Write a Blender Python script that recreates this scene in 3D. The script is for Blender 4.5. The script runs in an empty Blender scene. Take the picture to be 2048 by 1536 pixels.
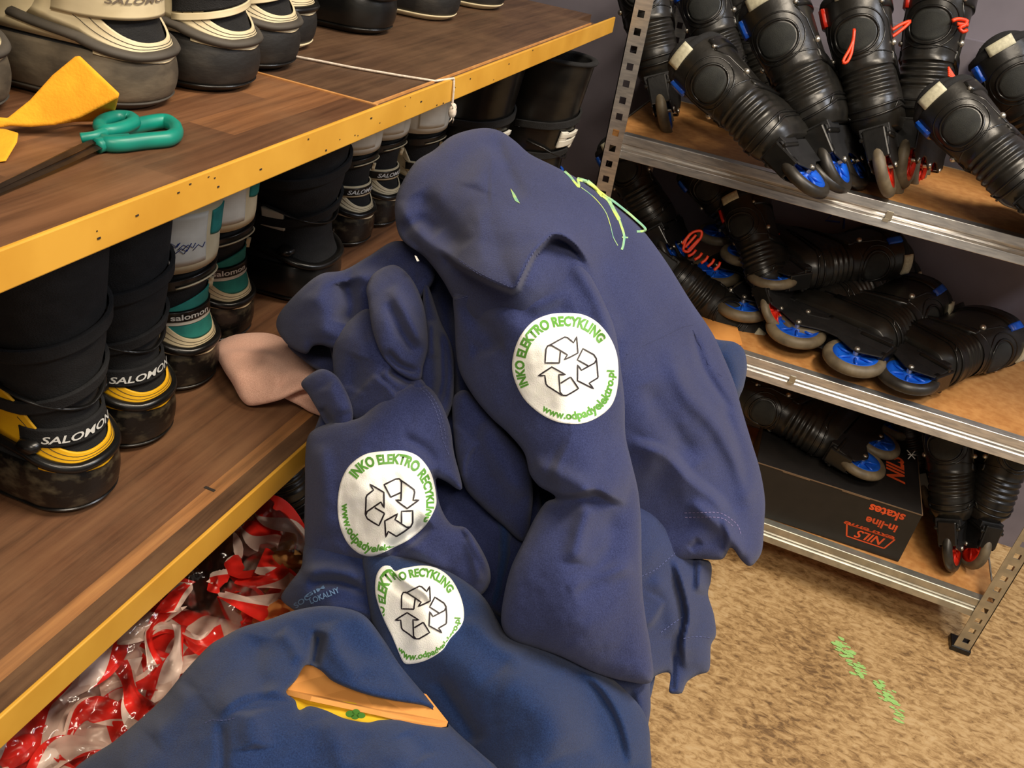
import bpy, math, random
import numpy as np
from mathutils import Matrix, Vector
random.seed(7)
SC = bpy.context.scene
COL = SC.collection
# ------------------------------------------------------------ camera
F = 1770.0
_X = np.array([6900, 2318, -1770.]); _Y = np.array([811, -943, 1770.]); _Z = -np.array([-506, 2820, 1770.])
_M = np.stack([v/np.linalg.norm(v) for v in (_X, _Y, _Z)], 1)
_U, _S, _V = np.linalg.svd(_M)
M = _U @ _V                       # world -> camera (x right, y down, z forward)
C = np.array([0, 0, 1.38])
cam = bpy.data.cameras.new('camera'); camo = bpy.data.objects.new('camera', cam); COL.objects.link(camo)
cam.sensor_width = 36; cam.lens = 36*F/2048; cam.clip_start = 0.02; cam.clip_end = 60
R = Matrix((tuple(M[0]), tuple(-M[1]), tuple(-M[2]))).transposed()
camo.matrix_world = Matrix.Translation(Vector(C)) @ R.to_4x4()
SC.camera = camo
# ------------------------------------------------------------ light, exposure
SC.view_settings.view_transform = 'Standard'; SC.view_settings.look = 'None'
SC.view_settings.exposure = 0.3; SC.view_settings.gamma = 1.0; SC.view_settings.use_curve_mapping = False
wd = bpy.data.worlds.new('world'); SC.world = wd; wd.use_nodes = True
wd.node_tree.nodes['Background'].inputs[0].default_value = (1.0, 0.90, 0.78, 1)
wd.node_tree.nodes['Background'].inputs[1].default_value = 0.25
def area(name, loc, target, size, sy, power, color):
    l = bpy.data.lights.new(name, 'AREA'); l.shape = 'RECTANGLE'; l.size = size; l.size_y = sy
    l.energy = power; l.color = color
    o = bpy.data.objects.new(name, l); COL.objects.link(o); o.location = loc
    o.rotation_euler = (Vector(target)-Vector(loc)).to_track_quat('-Z', 'Y').to_euler()
    return o
area('ceiling_lamp', (0.65, 0.75, 2.75), (0.0, 0.9, 0.7), 1.2, 0.25, 41, (1.0, 0.86, 0.68))
area('ceiling_lamp_aisle', (0.5, -0.9, 2.7), (-0.2, 0.9, 0.8), 1.2, 0.3, 28, (1.0, 0.87, 0.71))
area('ceiling_lamp_far', (1.9, 1.3, 2.7), (0.9, 1.4, 0.2), 0.9, 0.3, 24, (0.86, 0.90, 1.0))
# ------------------------------------------------------------ helpers: points
def at(px, py, d):
    px = np.asarray(px, float); py = np.asarray(py, float); d = np.asarray(d, float)
    v = np.stack([(px-1024)/F*d, (py-768)/F*d, d+0*px], -1)
    return C + v @ M
def rayw(p):
    return M.T @ np.array([(p[0]-1024)/F, (p[1]-768)/F, 1.0])
def dep(p, ax, val):
    ax = 'xyz'.index(ax) if isinstance(ax, str) else ax
    r = rayw(p); return (val-C[ax])/r[ax]
def on(p, ax, val):
    return C + rayw(p)*dep(p, ax, val)
def lin(c):
    c = [x/255.0 for x in c]
    return tuple((x/12.92 if x <= 0.04045 else ((x+0.055)/1.055)**2.4) for x in c)+(1,)
# ------------------------------------------------------------ helpers: materials
class NT:
    def __init__(s, name):
        s.m = bpy.data.materials.new(name); s.m.use_nodes = True; s.t = s.m.node_tree
        s.b = s.t.nodes['Principled BSDF']
    def n(s, typ, **kw):
        nd = s.t.nodes.new(typ)
        for k, v in kw.items():
            if k.startswith('i_'):
                key = k[2:]; key = int(key) if key.isdigit() else key.replace('_', ' ')
                nd.inputs[key].default_value = v
            else: setattr(nd, k, v)
        return nd
    def l(s, a, ao, b, bi): s.t.links.new(a.outputs[ao], b.inputs[bi])
    def coord(s, scale=(1, 1, 1), kind='Object'):
        tc = s.n('ShaderNodeTexCoord'); mp = s.n('ShaderNodeMapping'); mp.inputs['Scale'].default_value = scale
        s.l(tc, kind, mp, 'Vector'); return mp
    def ramp(s, stops):
        r = s.n('ShaderNodeValToRGB'); e = r.color_ramp.elements
        while len(e) < len(stops): e.new(0.5)
        for el, (p, c) in zip(e, stops): el.position = p; el.color = c if len(c) == 4 else lin(c)
        return r
    def bump(s, src, out, strength, dist):
        bp = s.n('ShaderNodeBump'); bp.inputs['Strength'].default_value = strength; bp.inputs['Distance'].default_value = dist
        s.l(src, out, bp, 'Height'); s.l(bp, 'Normal', s.b, 'Normal'); return bp
def mat(name, c1, c2=None, scale=20, rough=0.5, metal=0.0, bump=0.0, bscale=None, stretch=(1, 1, 1), lo=.35, hi=.65, coat=0.0, sheen=0.0, spec=None):
    t = NT(name); b = t.b
    b.inputs['Roughness'].default_value = rough; b.inputs['Metallic'].default_value = metal
    if coat: b.inputs['Coat Weight'].default_value = coat
    if sheen: b.inputs['Sheen Weight'].default_value = sheen; b.inputs['Sheen Roughness'].default_value = .5
    if spec is not None: b.inputs['Specular IOR Level'].default_value = spec
    mp = t.coord(stretch)
    nz = t.n('ShaderNodeTexNoise', i_Scale=scale, i_Detail=4.0); t.l(mp, 0, nz, 'Vector')
    if c2 is None: c2 = tuple(int(x*.86) for x in c1)
    r = t.ramp([(lo, c1), (hi, c2)]); t.l(nz, 'Fac', r, 0); t.l(r, 'Color', b, 'Base Color')
    if bump:
        n2 = t.n('ShaderNodeTexNoise', i_Scale=bscale or scale*4, i_Detail=3.0); t.l(mp, 0, n2, 'Vector')
        t.bump(n2, 'Fac', bump, 0.002)
    return t.m
def cloth(name, c, c2):
    t = NT(name); b = t.b; b.inputs['Roughness'].default_value = 0.95; b.inputs['Specular IOR Level'].default_value = 0.1
    b.inputs['Sheen Weight'].default_value = 0.12; b.inputs['Sheen Roughness'].default_value = 0.6
    mp = t.coord()
    nz = t.n('ShaderNodeTexNoise', i_Scale=850.0, i_Detail=3.0, i_Roughness=.7); t.l(mp, 0, nz, 'Vector')
    n3 = t.n('ShaderNodeTexNoise', i_Scale=9.0, i_Detail=3.0); t.l(mp, 0, n3, 'Vector')
    mx = t.n('ShaderNodeMath', operation='MULTIPLY_ADD'); t.l(n3, 'Fac', mx, 0); mx.inputs[1].default_value = .35; t.l(nz, 'Fac', mx, 2)
    r = t.ramp([(.50, c), (.86, c2)]); t.l(mx, 0, r, 0); t.l(r, 'Color', b, 'Base Color')
    t.bump(nz, 'Fac', .5, .0012)
    return t.m
MT = {}
MT['navy'] = cloth('navy_fleece', (33, 39, 75), (54, 62, 104))
MT['navy2'] = cloth('navy_blue_fleece', (21, 36, 71), (36, 57, 100))
MT['navy3'] = cloth('dark_navy_fleece', (30, 36, 70), (48, 56, 96))
MT['navyh'] = cloth('slate_navy_fleece', (27, 37, 73), (45, 59, 102))
MT['tee'] = cloth('navy_jersey', (26, 36, 72), (38, 50, 92))
MT['pink'] = cloth('pink_wool', (216, 160, 138), (246, 202, 180))
MT['thread'] = mat('navy_thread', (84, 92, 140), rough=.9)
MT['thread_pink'] = mat('mauve_thread', (112, 104, 146), rough=.9)
MT['patch'] = mat('white_patch', (255, 255, 252), (250, 252, 245), 200, .55, bump=.25, bscale=900)
MT['patch_green'] = mat('green_patch_ink', (98, 168, 62), rough=.6)
MT['patch_black'] = mat('black_patch_ink', (34, 26, 34), rough=.6)
MT['lime'] = mat('lime_print', (196, 214, 96), (120, 176, 150), 60, .6)
MT['palebluet'] = mat('pale_blue_print', (96, 128, 170), rough=.8)
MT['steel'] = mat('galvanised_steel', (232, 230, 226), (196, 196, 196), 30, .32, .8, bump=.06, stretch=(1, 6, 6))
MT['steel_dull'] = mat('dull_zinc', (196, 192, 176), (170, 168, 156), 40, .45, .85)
MT['chip'] = mat('chipboard', (206, 150, 88), (186, 128, 70), 60, .6, bump=.1)
MT['yellow'] = mat('yellow_edge_paint', (220, 166, 62), (206, 150, 50), 14, .45, bump=.08)
MT['black'] = mat('black_synthetic', (16, 16, 17), (26, 26, 27), 30, .55, bump=.2, bscale=300)
MT['blackfab'] = mat('black_fabric', (17, 17, 18), (27, 27, 28), 60, .9, bump=.5, bscale=700)
MT['blackgloss'] = mat('black_glossy_plastic', (15, 15, 15), (26, 25, 23), 30, .28, bump=.08)
MT['olive'] = mat('dark_grey_shell', (25, 24, 22), (36, 34, 30), 30, .33, bump=.12, bscale=120)
MT['panel'] = mat('dark_grey_panel', (30, 32, 31), (40, 42, 39), 60, .8, bump=.4, bscale=900)
MT['carbon'] = mat('marbled_black_sole', (16, 15, 14), (92, 84, 66), 55, .3, lo=.5, hi=.78, bump=.2)
MT['dirty'] = mat('worn_grey_shell', (70, 62, 50), (124, 112, 92), 24, .75, lo=.35, hi=.7, bump=.25)
MT['dirtydark'] = mat('scuffed_black_shell', (26, 25, 24), (62, 58, 52), 28, .6, lo=.45, hi=.8, bump=.25)
MT['ridge'] = mat('grey_rubber', (78, 72, 64), (60, 56, 50), 30, .7)
MT['cream'] = mat('cream_synthetic', (226, 212, 176), (206, 190, 152), 26, .6)
MT['white'] = mat('white_synthetic', (226, 224, 212), (206, 202, 188), 26, .5)
MT['yel'] = mat('yellow_synthetic', (240, 184, 20), (222, 164, 14), 26, .5)
MT['teal'] = mat('teal_fabric', (40, 138, 128), (30, 118, 112), 60, .85)
MT['whitetxt'] = mat('white_lettering', (226, 226, 220), rough=.6)
MT['greytxt'] = mat('grey_lettering', (120, 108, 92), rough=.7)
MT['label'] = mat('white_label', (212, 208, 180), (190, 186, 160), 200, .7)
MT['blue'] = mat('blue_plastic', (22, 96, 214), (16, 70, 176), 30, .35)
MT['darkblue'] = mat('dark_blue_fabric', (26, 46, 120), rough=.7)
MT['orange'] = mat('orange_plastic', (240, 74, 30), (214, 52, 20), 30, .4)
MT['redhub'] = mat('red_plastic', (220, 44, 20), (180, 30, 14), 30, .4)
MT['tyre'] = mat('worn_grey_urethane', (118, 106, 84), (88, 78, 62), 40, .55)
MT['tyredark'] = mat('black_urethane', (30, 28, 26), (52, 48, 42), 40, .4)
MT['rivet'] = mat('silver_rivet', (220, 214, 200), rough=.3, metal=.9)
MT['tealhandle'] = mat('teal_plastic', (14, 140, 120), (8, 120, 104), 30, .4)
MT['blade'] = mat('dark_steel', (74, 60, 50), (54, 44, 38), 60, .4, .7)
MT['strap'] = mat('orange_yellow_felt', (244, 172, 34), (232, 156, 26), 30, .9, bump=.2, bscale=500)
MT['card'] = mat('cardboard', (236, 166, 88), (224, 152, 76), 20, .8, bump=.05)
MT['cardyel'] = mat('yellow_card', (240, 198, 36), rough=.6)
MT['leaf'] = mat('green_print', (84, 150, 50), rough=.6)
MT['string'] = mat('white_string', (232, 220, 204), (200, 186, 170), 300, .9)
MT['boxblack'] = mat('black_box_card', (20, 18, 17), (27, 24, 22), 40, .55)
MT['boxedge'] = mat('worn_card_edge', (120, 96, 70), rough=.8)
MT['boxtxt'] = mat('orange_box_print', (226, 84, 34), rough=.6)
MT['wall'] = mat('painted_wall', (120, 114, 124), (108, 103, 112), 8, .8, bump=.05)
MT['walldark'] = mat('back_panel', (52, 48, 46), (44, 40, 38), 8, .9)
MT['wood_stick'] = mat('rough_wood', (178, 134, 74), (140, 98, 48), 60, .7, stretch=(1, 1, 4))
MT['mark'] = mat('dark_pen_mark', (48, 40, 34), rough=.7)
def wood(name, base, dark, light, grain, plank=None, stripe=None):
    t = NT(name); b = t.b; b.inputs['Roughness'].default_value = .5
    mp = t.coord((60, 3, 60)); nz = t.n('ShaderNodeTexNoise', i_Scale=grain, i_Detail=6.0, i_Roughness=.7); t.l(mp, 0, nz, 'Vector')
    r = t.ramp([(.32, dark), (.52, base), (.75, light)]); t.l(nz, 'Fac', r, 0)
    last = (r, 'Color')
    if plank:
        tc = t.n('ShaderNodeTexCoord'); sx = t.n('ShaderNodeSeparateXYZ'); t.l(tc, 'Object', sx, 0)
        fx = t.n('ShaderNodeMath', operation='MULTIPLY'); t.l(sx, 'X', fx, 0); fx.inputs[1].default_value = 1/plank
        fl = t.n('ShaderNodeMath', operation='FLOOR'); t.l(fx, 0, fl, 0)
        fy = t.n('ShaderNodeMath', operation='MULTIPLY_ADD'); t.l(sx, 'Y', fy, 0); fy.inputs[1].default_value = 1/.31; t.l(fl, 0, fy, 2)
        sc_ = t.n('ShaderNodeMath', operation='MULTIPLY_ADD'); t.l(fl, 0, sc_, 0); sc_.inputs[1].default_value = -.63; t.l(fy, 0, sc_, 2)
        fl2 = t.n('ShaderNodeMath', operation='FLOOR'); t.l(sc_, 0, fl2, 0)
        cb_ = t.n('ShaderNodeCombineXYZ'); t.l(fl, 0, cb_, 0); t.l(fl2, 0, cb_, 1)
        wn = t.n('ShaderNodeTexWhiteNoise', noise_dimensions='2D'); t.l(cb_, 0, wn, 'Vector')
        pr = t.ramp([(0, (.62, .58, .56, 1)), (.5, (.95, .92, .9, 1)), (1, (1.7, 1.6, 1.3, 1))]); t.l(wn, 'Value', pr, 0)
        mx = t.n('ShaderNodeMix', data_type='RGBA', blend_type='MULTIPLY'); mx.inputs[0].default_value = 1
        t.l(r, 'Color', mx, 6); t.l(pr, 'Color', mx, 7); last = (mx, 2)
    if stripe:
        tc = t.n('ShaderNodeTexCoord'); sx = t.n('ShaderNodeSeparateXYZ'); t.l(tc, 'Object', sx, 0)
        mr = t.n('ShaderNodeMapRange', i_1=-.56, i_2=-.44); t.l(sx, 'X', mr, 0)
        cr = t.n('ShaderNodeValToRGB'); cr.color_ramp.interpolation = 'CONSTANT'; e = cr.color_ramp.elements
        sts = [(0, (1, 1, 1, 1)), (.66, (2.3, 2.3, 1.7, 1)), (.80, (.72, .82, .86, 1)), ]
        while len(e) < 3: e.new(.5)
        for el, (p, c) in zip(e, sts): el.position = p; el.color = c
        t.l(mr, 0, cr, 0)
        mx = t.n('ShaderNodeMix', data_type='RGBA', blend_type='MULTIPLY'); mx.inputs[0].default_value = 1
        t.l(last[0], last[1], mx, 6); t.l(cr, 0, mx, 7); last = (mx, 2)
    # dust
    m4 = t.coord((1, 1, 1)); n4 = t.n('ShaderNodeTexNoise', i_Scale=7.0, i_Detail=8.0, i_Roughness=.65); t.l(m4, 0, n4, 'Vector')
    rr = t.ramp([(.45, (0, 0, 0, 1)), (.8, (.5, .5, .5, 1))]); t.l(n4, 'Fac', rr, 0)
    mx = t.n('ShaderNodeMix', data_type='RGBA'); t.l(rr, 0, mx, 0); t.l(last[0], last[1], mx, 6); mx.inputs[7].default_value = lin((134, 104, 76))
    t.l(mx, 2, b, 'Base Color'); t.bump(nz, 'Fac', .15, .001)
    return t.m
MT['woodtop'] = wood('brown_laminate', (108, 74, 50), (80, 52, 34), (130, 92, 64), 1.2, plank=.048)
MT['woodfar'] = wood('dusty_dark_laminate', (88, 64, 46), (64, 46, 32), (108, 82, 60), 1.6)
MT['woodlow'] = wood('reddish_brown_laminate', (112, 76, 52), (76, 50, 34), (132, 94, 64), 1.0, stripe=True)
def floor_mat():
    t = NT('speckled_concrete'); b = t.b; b.inputs['Roughness'].default_value = .6
    mp = t.coord((1, 1, 1))
    wp = t.n('ShaderNodeMapping'); wp.inputs['Scale'].default_value = (1.0, 2.0, 1); wp.inputs['Rotation'].default_value = (0, 0, .5); t.l(mp, 0, wp, 'Vector')
    n1 = t.n('ShaderNodeTexNoise', i_Scale=42.0, i_Detail=10.0, i_Roughness=.72, i_Distortion=.6); t.l(wp, 0, n1, 'Vector')
    n2 = t.n('ShaderNodeTexNoise', i_Scale=5.0, i_Detail=4.0); t.l(mp, 0, n2, 'Vector')
    ad = t.n('ShaderNodeMath', operation='MULTIPLY_ADD'); t.l(n2, 'Fac', ad, 0); ad.inputs[1].default_value = .35; t.l(n1, 'Fac', ad, 2)
    r = t.ramp([(.52, (112, 84, 52)), (.62, (160, 126, 80)), (.74, (196, 162, 112)), (.85, (206, 176, 130))]); t.l(ad, 0, r, 0)
    t.l(r, 'Color', b, 'Base Color'); t.bump(n1, 'Fac', .2, .002)
    return t.m
MT['floor'] = floor_mat()
def tape_mat():
    t = NT('red_and_white_film'); b = t.b; b.inputs['Roughness'].default_value = .3
    tc = t.n('ShaderNodeTexCoord'); sx = t.n('ShaderNodeSeparateXYZ'); t.l(tc, 'UV', sx, 0)
    ad = t.n('ShaderNodeMath', operation='ADD'); t.l(sx, 0, ad, 0); t.l(sx, 1, ad, 1)
    fr = t.n('ShaderNodeMath', operation='FRACT'); t.l(ad, 0, fr, 0)
    gt = t.n('ShaderNodeMath', operation='GREATER_THAN'); gt.inputs[1].default_value = .5; t.l(fr, 0, gt, 0)
    mx = t.n('ShaderNodeMix', data_type='RGBA'); t.l(gt, 0, mx, 0); mx.inputs[6].default_value = lin((244, 48, 40)); mx.inputs[7].default_value = lin((246, 228, 218))
    t.l(mx, 2, b, 'Base Color'); b.inputs['Transmission Weight'].default_value = 0.0
    return t.m
MT['tape'] = tape_mat()
def film_mat():
    t = NT('clear_plastic_film'); tr = t.n('ShaderNodeBsdfTransparent'); tr.inputs[0].default_value = (.93, .9, .88, 1)
    gl = t.n('ShaderNodeBsdfGlossy'); gl.inputs['Roughness'].default_value = .15
    fz = t.n('ShaderNodeFresnel', i_IOR=1.6); mx = t.n('ShaderNodeMixShader'); t.l(fz, 0, mx, 0); t.l(tr, 0, mx, 1); t.l(gl, 0, mx, 2)
    t.l(mx, 0, t.t.nodes['Material Output'], 'Surface'); return t.m
MT['film'] = film_mat()
# ------------------------------------------------------------ helpers: objects
def tag(o, label=None, cat=None, group=None, kind=None):
    if label: o['label'] = label
    if cat: o['category'] = cat
    if group: o['group'] = group
    if kind: o['kind'] = kind
    return o
def empty(name, label, cat, group=None, loc=(0, 0, 0)):
    o = bpy.data.objects.new(name, None); COL.objects.link(o); o.location = Vector(loc); o.empty_display_size = .02
    return tag(o, label, cat, group)
def kids(o, _c={}): return [c for c in bpy.data.objects if c.parent == o]
def dup(root, label, group=None):
    r = root.copy(); COL.objects.link(r); tag(r, label, None, group)
    for ch in kids(root):
        c = ch.copy(); COL.objects.link(c); c.parent = r
        for g in kids(ch):
            d = g.copy(); COL.objects.link(d); d.parent = c
    return r
class MB:
    def __init__(s): s.v = []; s.f = []; s.uv = None; s.n = 0
    def add(s, v, f):
        v = np.asarray(v, float).reshape(-1, 3); s.v.append(v); b = s.n; s.n += len(v)
        s.f.extend([tuple(int(i)+b for i in q) for q in f]); return s
    def box(s, x0, x1, y0, y1, z0, z1, mtx=None):
        v = np.array([(x, y, z) for x in (x0, x1) for y in (y0, y1) for z in (z0, z1)], float)
        if mtx is not None: v = (np.array(mtx.to_3x3()) @ v.T).T + np.array(mtx.translation)
        return s.add(v, [(0, 1, 3, 2), (4, 6, 7, 5), (0, 4, 5, 1), (2, 3, 7, 6), (0, 2, 6, 4), (1, 5, 7, 3)])
    def grid(s, P, closed_u=False, closed_v=False):          # P[nu][nv][3]
        P = np.asarray(P, float); nu, nv = P.shape[:2]; f = []
        for i in range(nu if closed_u else nu-1):
            for j in range(nv if closed_v else nv-1):
                a, b2 = i*nv+j, ((i+1) % nu)*nv+j; c2, d = ((i+1) % nu)*nv+(j+1) % nv, i*nv+(j+1) % nv
                f.append((a, b2, c2, d))
        return s.add(P.reshape(-1, 3), f)
    def tube(s, pts, r, seg=8, closed=False, flat=1.0, up=None):
        pts = np.asarray(pts, float); n = len(pts); rr = np.full(n, r) if np.isscalar(r) else np.asarray(r)
        if closed: T = np.roll(pts, -1, 0)-np.roll(pts, 1, 0)
        else: T = np.gradient(pts, axis=0)
        T /= np.linalg.norm(T, axis=1)[:, None]+1e-12
        u0 = np.array(up if up is not None else (0, 0, 1.)); P = []
        for i in range(n):
            a = np.cross(T[i], u0)
            if np.linalg.norm(a) < 1e-3: a = np.cross(T[i], (0, 1., 0))
            a /= np.linalg.norm(a); b = np.cross(a, T[i])
            P.append([pts[i]+rr[i]*(math.cos(t)*a+flat*math.sin(t)*b) for t in np.linspace(0, 2*math.pi, seg, endpoint=False)])
        s.grid(P, closed_u=closed, closed_v=True)
        if not closed:
            b0 = s.n-n*seg; s.f.append(tuple(b0+i for i in range(seg))); s.f.append(tuple(b0+(n-1)*seg+i for i in reversed(range(seg))))
        return s
    def lathe(s, prof, seg=32, axis='y', c=(0, 0, 0)):       # prof: (r, h)
        P = []
        for r, h in prof:
            row = []
            for t in np.linspace(0, 2*math.pi, seg, endpoint=False):
                p = (r*math.cos(t), h, r*math.sin(t)) if axis == 'y' else (r*math.cos(t), r*math.sin(t), h) if axis == 'z' else (h, r*math.cos(t), r*math.sin(t))
                row.append((p[0]+c[0], p[1]+c[1], p[2]+c[2]))
            P.append(row)
        return s.grid(P, closed_v=True)
    def ball(s, c, r, sc=(1, 1, 1)):
        P = [[(c[0]+sc[0]*r*math.sin(a)*math.cos(b), c[1]+sc[1]*r*math.sin(a)*math.sin(b), c[2]+sc[2]*r*math.cos(a)) for b in np.linspace(0, 2*math.pi, 12, endpoint=False)] for a in np.linspace(.001, math.pi-.001, 8)]
        return s.grid(P, closed_v=True)
    def build(s, name, m, parent=None, smooth=True, uv=None, mods=()):
        me = bpy.data.meshes.new(name); V = np.concatenate(s.v) if s.v else np.zeros((0, 3))
        me.from_pydata(V.tolist(), [], s.f); me.validate(verbose=False)
        me.materials.append(MT[m] if isinstance(m, str) else m)
        if smooth:
            me.polygons.foreach_set('use_smooth', [True]*len(me.polygons))
        me.update()
        o = bpy.data.objects.new(name, me); COL.objects.link(o)
        if parent is not None: o.parent = parent
        for k, v in mods:
            md = o.modifiers.new(k, k)
            for a, b in v.items(): setattr(md, a, b)
        return o
BEV = lambda w, n=2: ('BEVEL', dict(width=w, segments=n, limit_method='ANGLE'))
def finish(o):
    """recompute outward normals"""
    import bmesh
    bm = bmesh.new(); bm.from_mesh(o.data); bmesh.ops.recalc_face_normals(bm, faces=bm.faces); bm.to_mesh(o.data); bm.free(); return o
# text outlines
_tc = {}
def text_geo(body, size=1.0, bold=0.0, shear=0.0):
    k = (body, bold, shear)
    if k not in _tc:
        cu = bpy.data.curves.new('t', 'FONT'); cu.body = body; cu.size = 1; cu.offset = bold; cu.shear = shear; cu.resolution_u = 3
        o = bpy.data.objects.new('t', cu); COL.objects.link(o)
        dg = bpy.context.evaluated_depsgraph_get(); me = o.evaluated_get(dg).to_mesh()
        V = np.array([v.co[:2] for v in me.vertices]); Fs = [tuple(p.vertices) for p in me.polygons]
        o.evaluated_get(dg).to_mesh_clear(); bpy.data.objects.remove(o); bpy.data.curves.remove(cu)
        # split long triangles so that the letters can bend
        for _ in range(2):
            V = V.tolist(); nf = []; mid = {}
            for f in Fs:
                if len(f) != 3: nf.append(f); continue
                a, b, c = f; es = [(a, b), (b, c), (c, a)]
                L = [math.dist(V[i], V[j]) for i, j in es]; m = max(range(3), key=lambda i: L[i])
                if L[m] < .22: nf.append(f); continue
                i, j = es[m]; kk = f[(m+2) % 3]; key = (min(i, j), max(i, j))
                if key not in mid: mid[key] = len(V); V.append([(V[i][0]+V[j][0])/2, (V[i][1]+V[j][1])/2])
                q = mid[key]; nf += [(i, q, kk), (q, j, kk)]
            Fs = nf; V = np.array(V)
        _tc[k] = (V, Fs, V[:, 0].min(), V[:, 0].max())
    V, Fs, a, b = _tc[k]
    return (V-np.array([a, 0]))*size, Fs, (b-a)*size
# ------------------------------------------------------------ helpers: cloth relief with real depth and a back
def spline(pts, closed=True, step=5.0):
    P = np.array(pts, float); n = len(P); out = []
    for i in range(n if closed else n-1):
        p0 = P[(i-1) % n] if closed or i > 0 else P[0]; p1 = P[i]; p2 = P[(i+1) % n]; p3 = P[(i+2) % n] if closed or i+2 < n else P[-1]
        L = np.linalg.norm(p2-p1); k = max(2, int(L/step)); m1 = (p2-p0)*.5; m2 = (p3-p1)*.5
        for m in (m1, m2):
            q = np.linalg.norm(m)
            if q > L: m *= L/q
        for t in np.arange(k)/k:
            out.append((2*t**3-3*t**2+1)*p1+(t**3-2*t**2+t)*m1+(-2*t**3+3*t**2)*p2+(t**3-t**2)*m2)
    if not closed: out.append(P[-1])
    return np.array(out)
def seg_dist(Q, P, closed):
    A = P; B = np.roll(P, -1, 0) if closed else P[1:]
    if not closed: A = P[:-1]
    best = np.full(len(Q), 1e9); near = np.zeros((len(Q), 2)); sgn = np.zeros(len(Q)); par = np.zeros(len(Q)); tot = len(A)
    for i, (a, b) in enumerate(zip(A, B)):
        d = b-a; L2 = d@d+1e-12; t = np.clip(((Q-a)@d)/L2, 0, 1); N = a+t[:, None]*d; v = Q-N; dd = np.hypot(v[:, 0], v[:, 1])
        m = dd < best; best[m] = dd[m]; near[m] = N[m]; sgn[m] = np.sign(d[0]*(Q[m, 1]-a[1])-d[1]*(Q[m, 0]-a[0])); par[m] = (i+t[m])/tot
    return best, near, sgn, par
def soft_dist(Q, P):
    """distance to a polyline; side and position are blended over near segments so folds never tear"""
    A, B = P[:-1], P[1:]; d = B-A; L2 = (d*d).sum(1)+1e-12; t = np.clip(((Q[:, None]-A[None])*d).sum(2)/L2, 0, 1)
    v = Q[:, None]-(A[None]+t[..., None]*d); dd = np.hypot(v[..., 0], v[..., 1]); m = dd.min(1)
    w = np.exp(-(dd-m[:, None])/(2+.22*m[:, None])); w /= w.sum(1)[:, None]
    cr = d[:, 0]*(Q[:, None, 1]-A[None, :, 1])-d[:, 1]*(Q[:, None, 0]-A[None, :, 0]); sg = np.tanh(cr/np.sqrt(L2)/3)
    par = (np.arange(len(A))+t)/len(A); ph = par[np.arange(len(Q)), dd.argmin(1)]; return m, (w*sg*dd).sum(1), (w*par).sum(1), ph
def inside(Q, P):
    x, y = Q[:, 0], Q[:, 1]; c = np.zeros(len(Q), bool); n = len(P)
    for i in range(n):
        x1, y1 = P[i]; x2, y2 = P[(i+1) % n]
        if y1 == y2: continue
        m = ((y1 > y) != (y2 > y)) & (x < (x2-x1)*(y-y1)/(y2-y1)+x1); c ^= m
    return c
def tps(pts):
    P = np.array([p[:2] for p in pts], float)/300; v = np.array([p[2] for p in pts], float); n = len(P)
    if n == 1: return lambda Q: np.full(len(Q), v[0])
    def U(r): return np.where(r > 1e-9, r*r*np.log(r+1e-12), 0)
    K = U(np.linalg.norm(P[:, None]-P[None], axis=2))+np.eye(n)*.02
    if n < 4:
        vm = v.mean()
        A = np.c_[np.ones(n), P]; w, *_ = np.linalg.lstsq(A, v, rcond=None); return lambda Q: np.c_[np.ones(len(Q)), Q/300]@w
    T = np.c_[np.ones(n), P]; A = np.zeros((n+3, n+3)); A[:n, :n] = K; A[:n, n:] = T; A[n:, :n] = T.T
    w = np.linalg.solve(A, np.r_[v, 0, 0, 0])
    return lambda Q: U(np.linalg.norm(Q[:, None]/300-P[None], axis=2))@w[:n]+np.c_[np.ones(len(Q)), Q/300]@w[n:]
_rng = np.random.RandomState(3); _lat = _rng.rand(256, 256)*2-1
def vnoise(x, y):
    xi = np.floor(x).astype(int); yi = np.floor(y).astype(int); fx = x-xi; fy = y-yi; fx = fx*fx*(3-2*fx); fy = fy*fy*(3-2*fy)
    g = lambda i, j: _lat[i % 256, j % 256]
    return (g(xi, yi)*(1-fx)+g(xi+1, yi)*fx)*(1-fy)+(g(xi, yi+1)*(1-fx)+g(xi+1, yi+1)*fx)*fy
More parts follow.
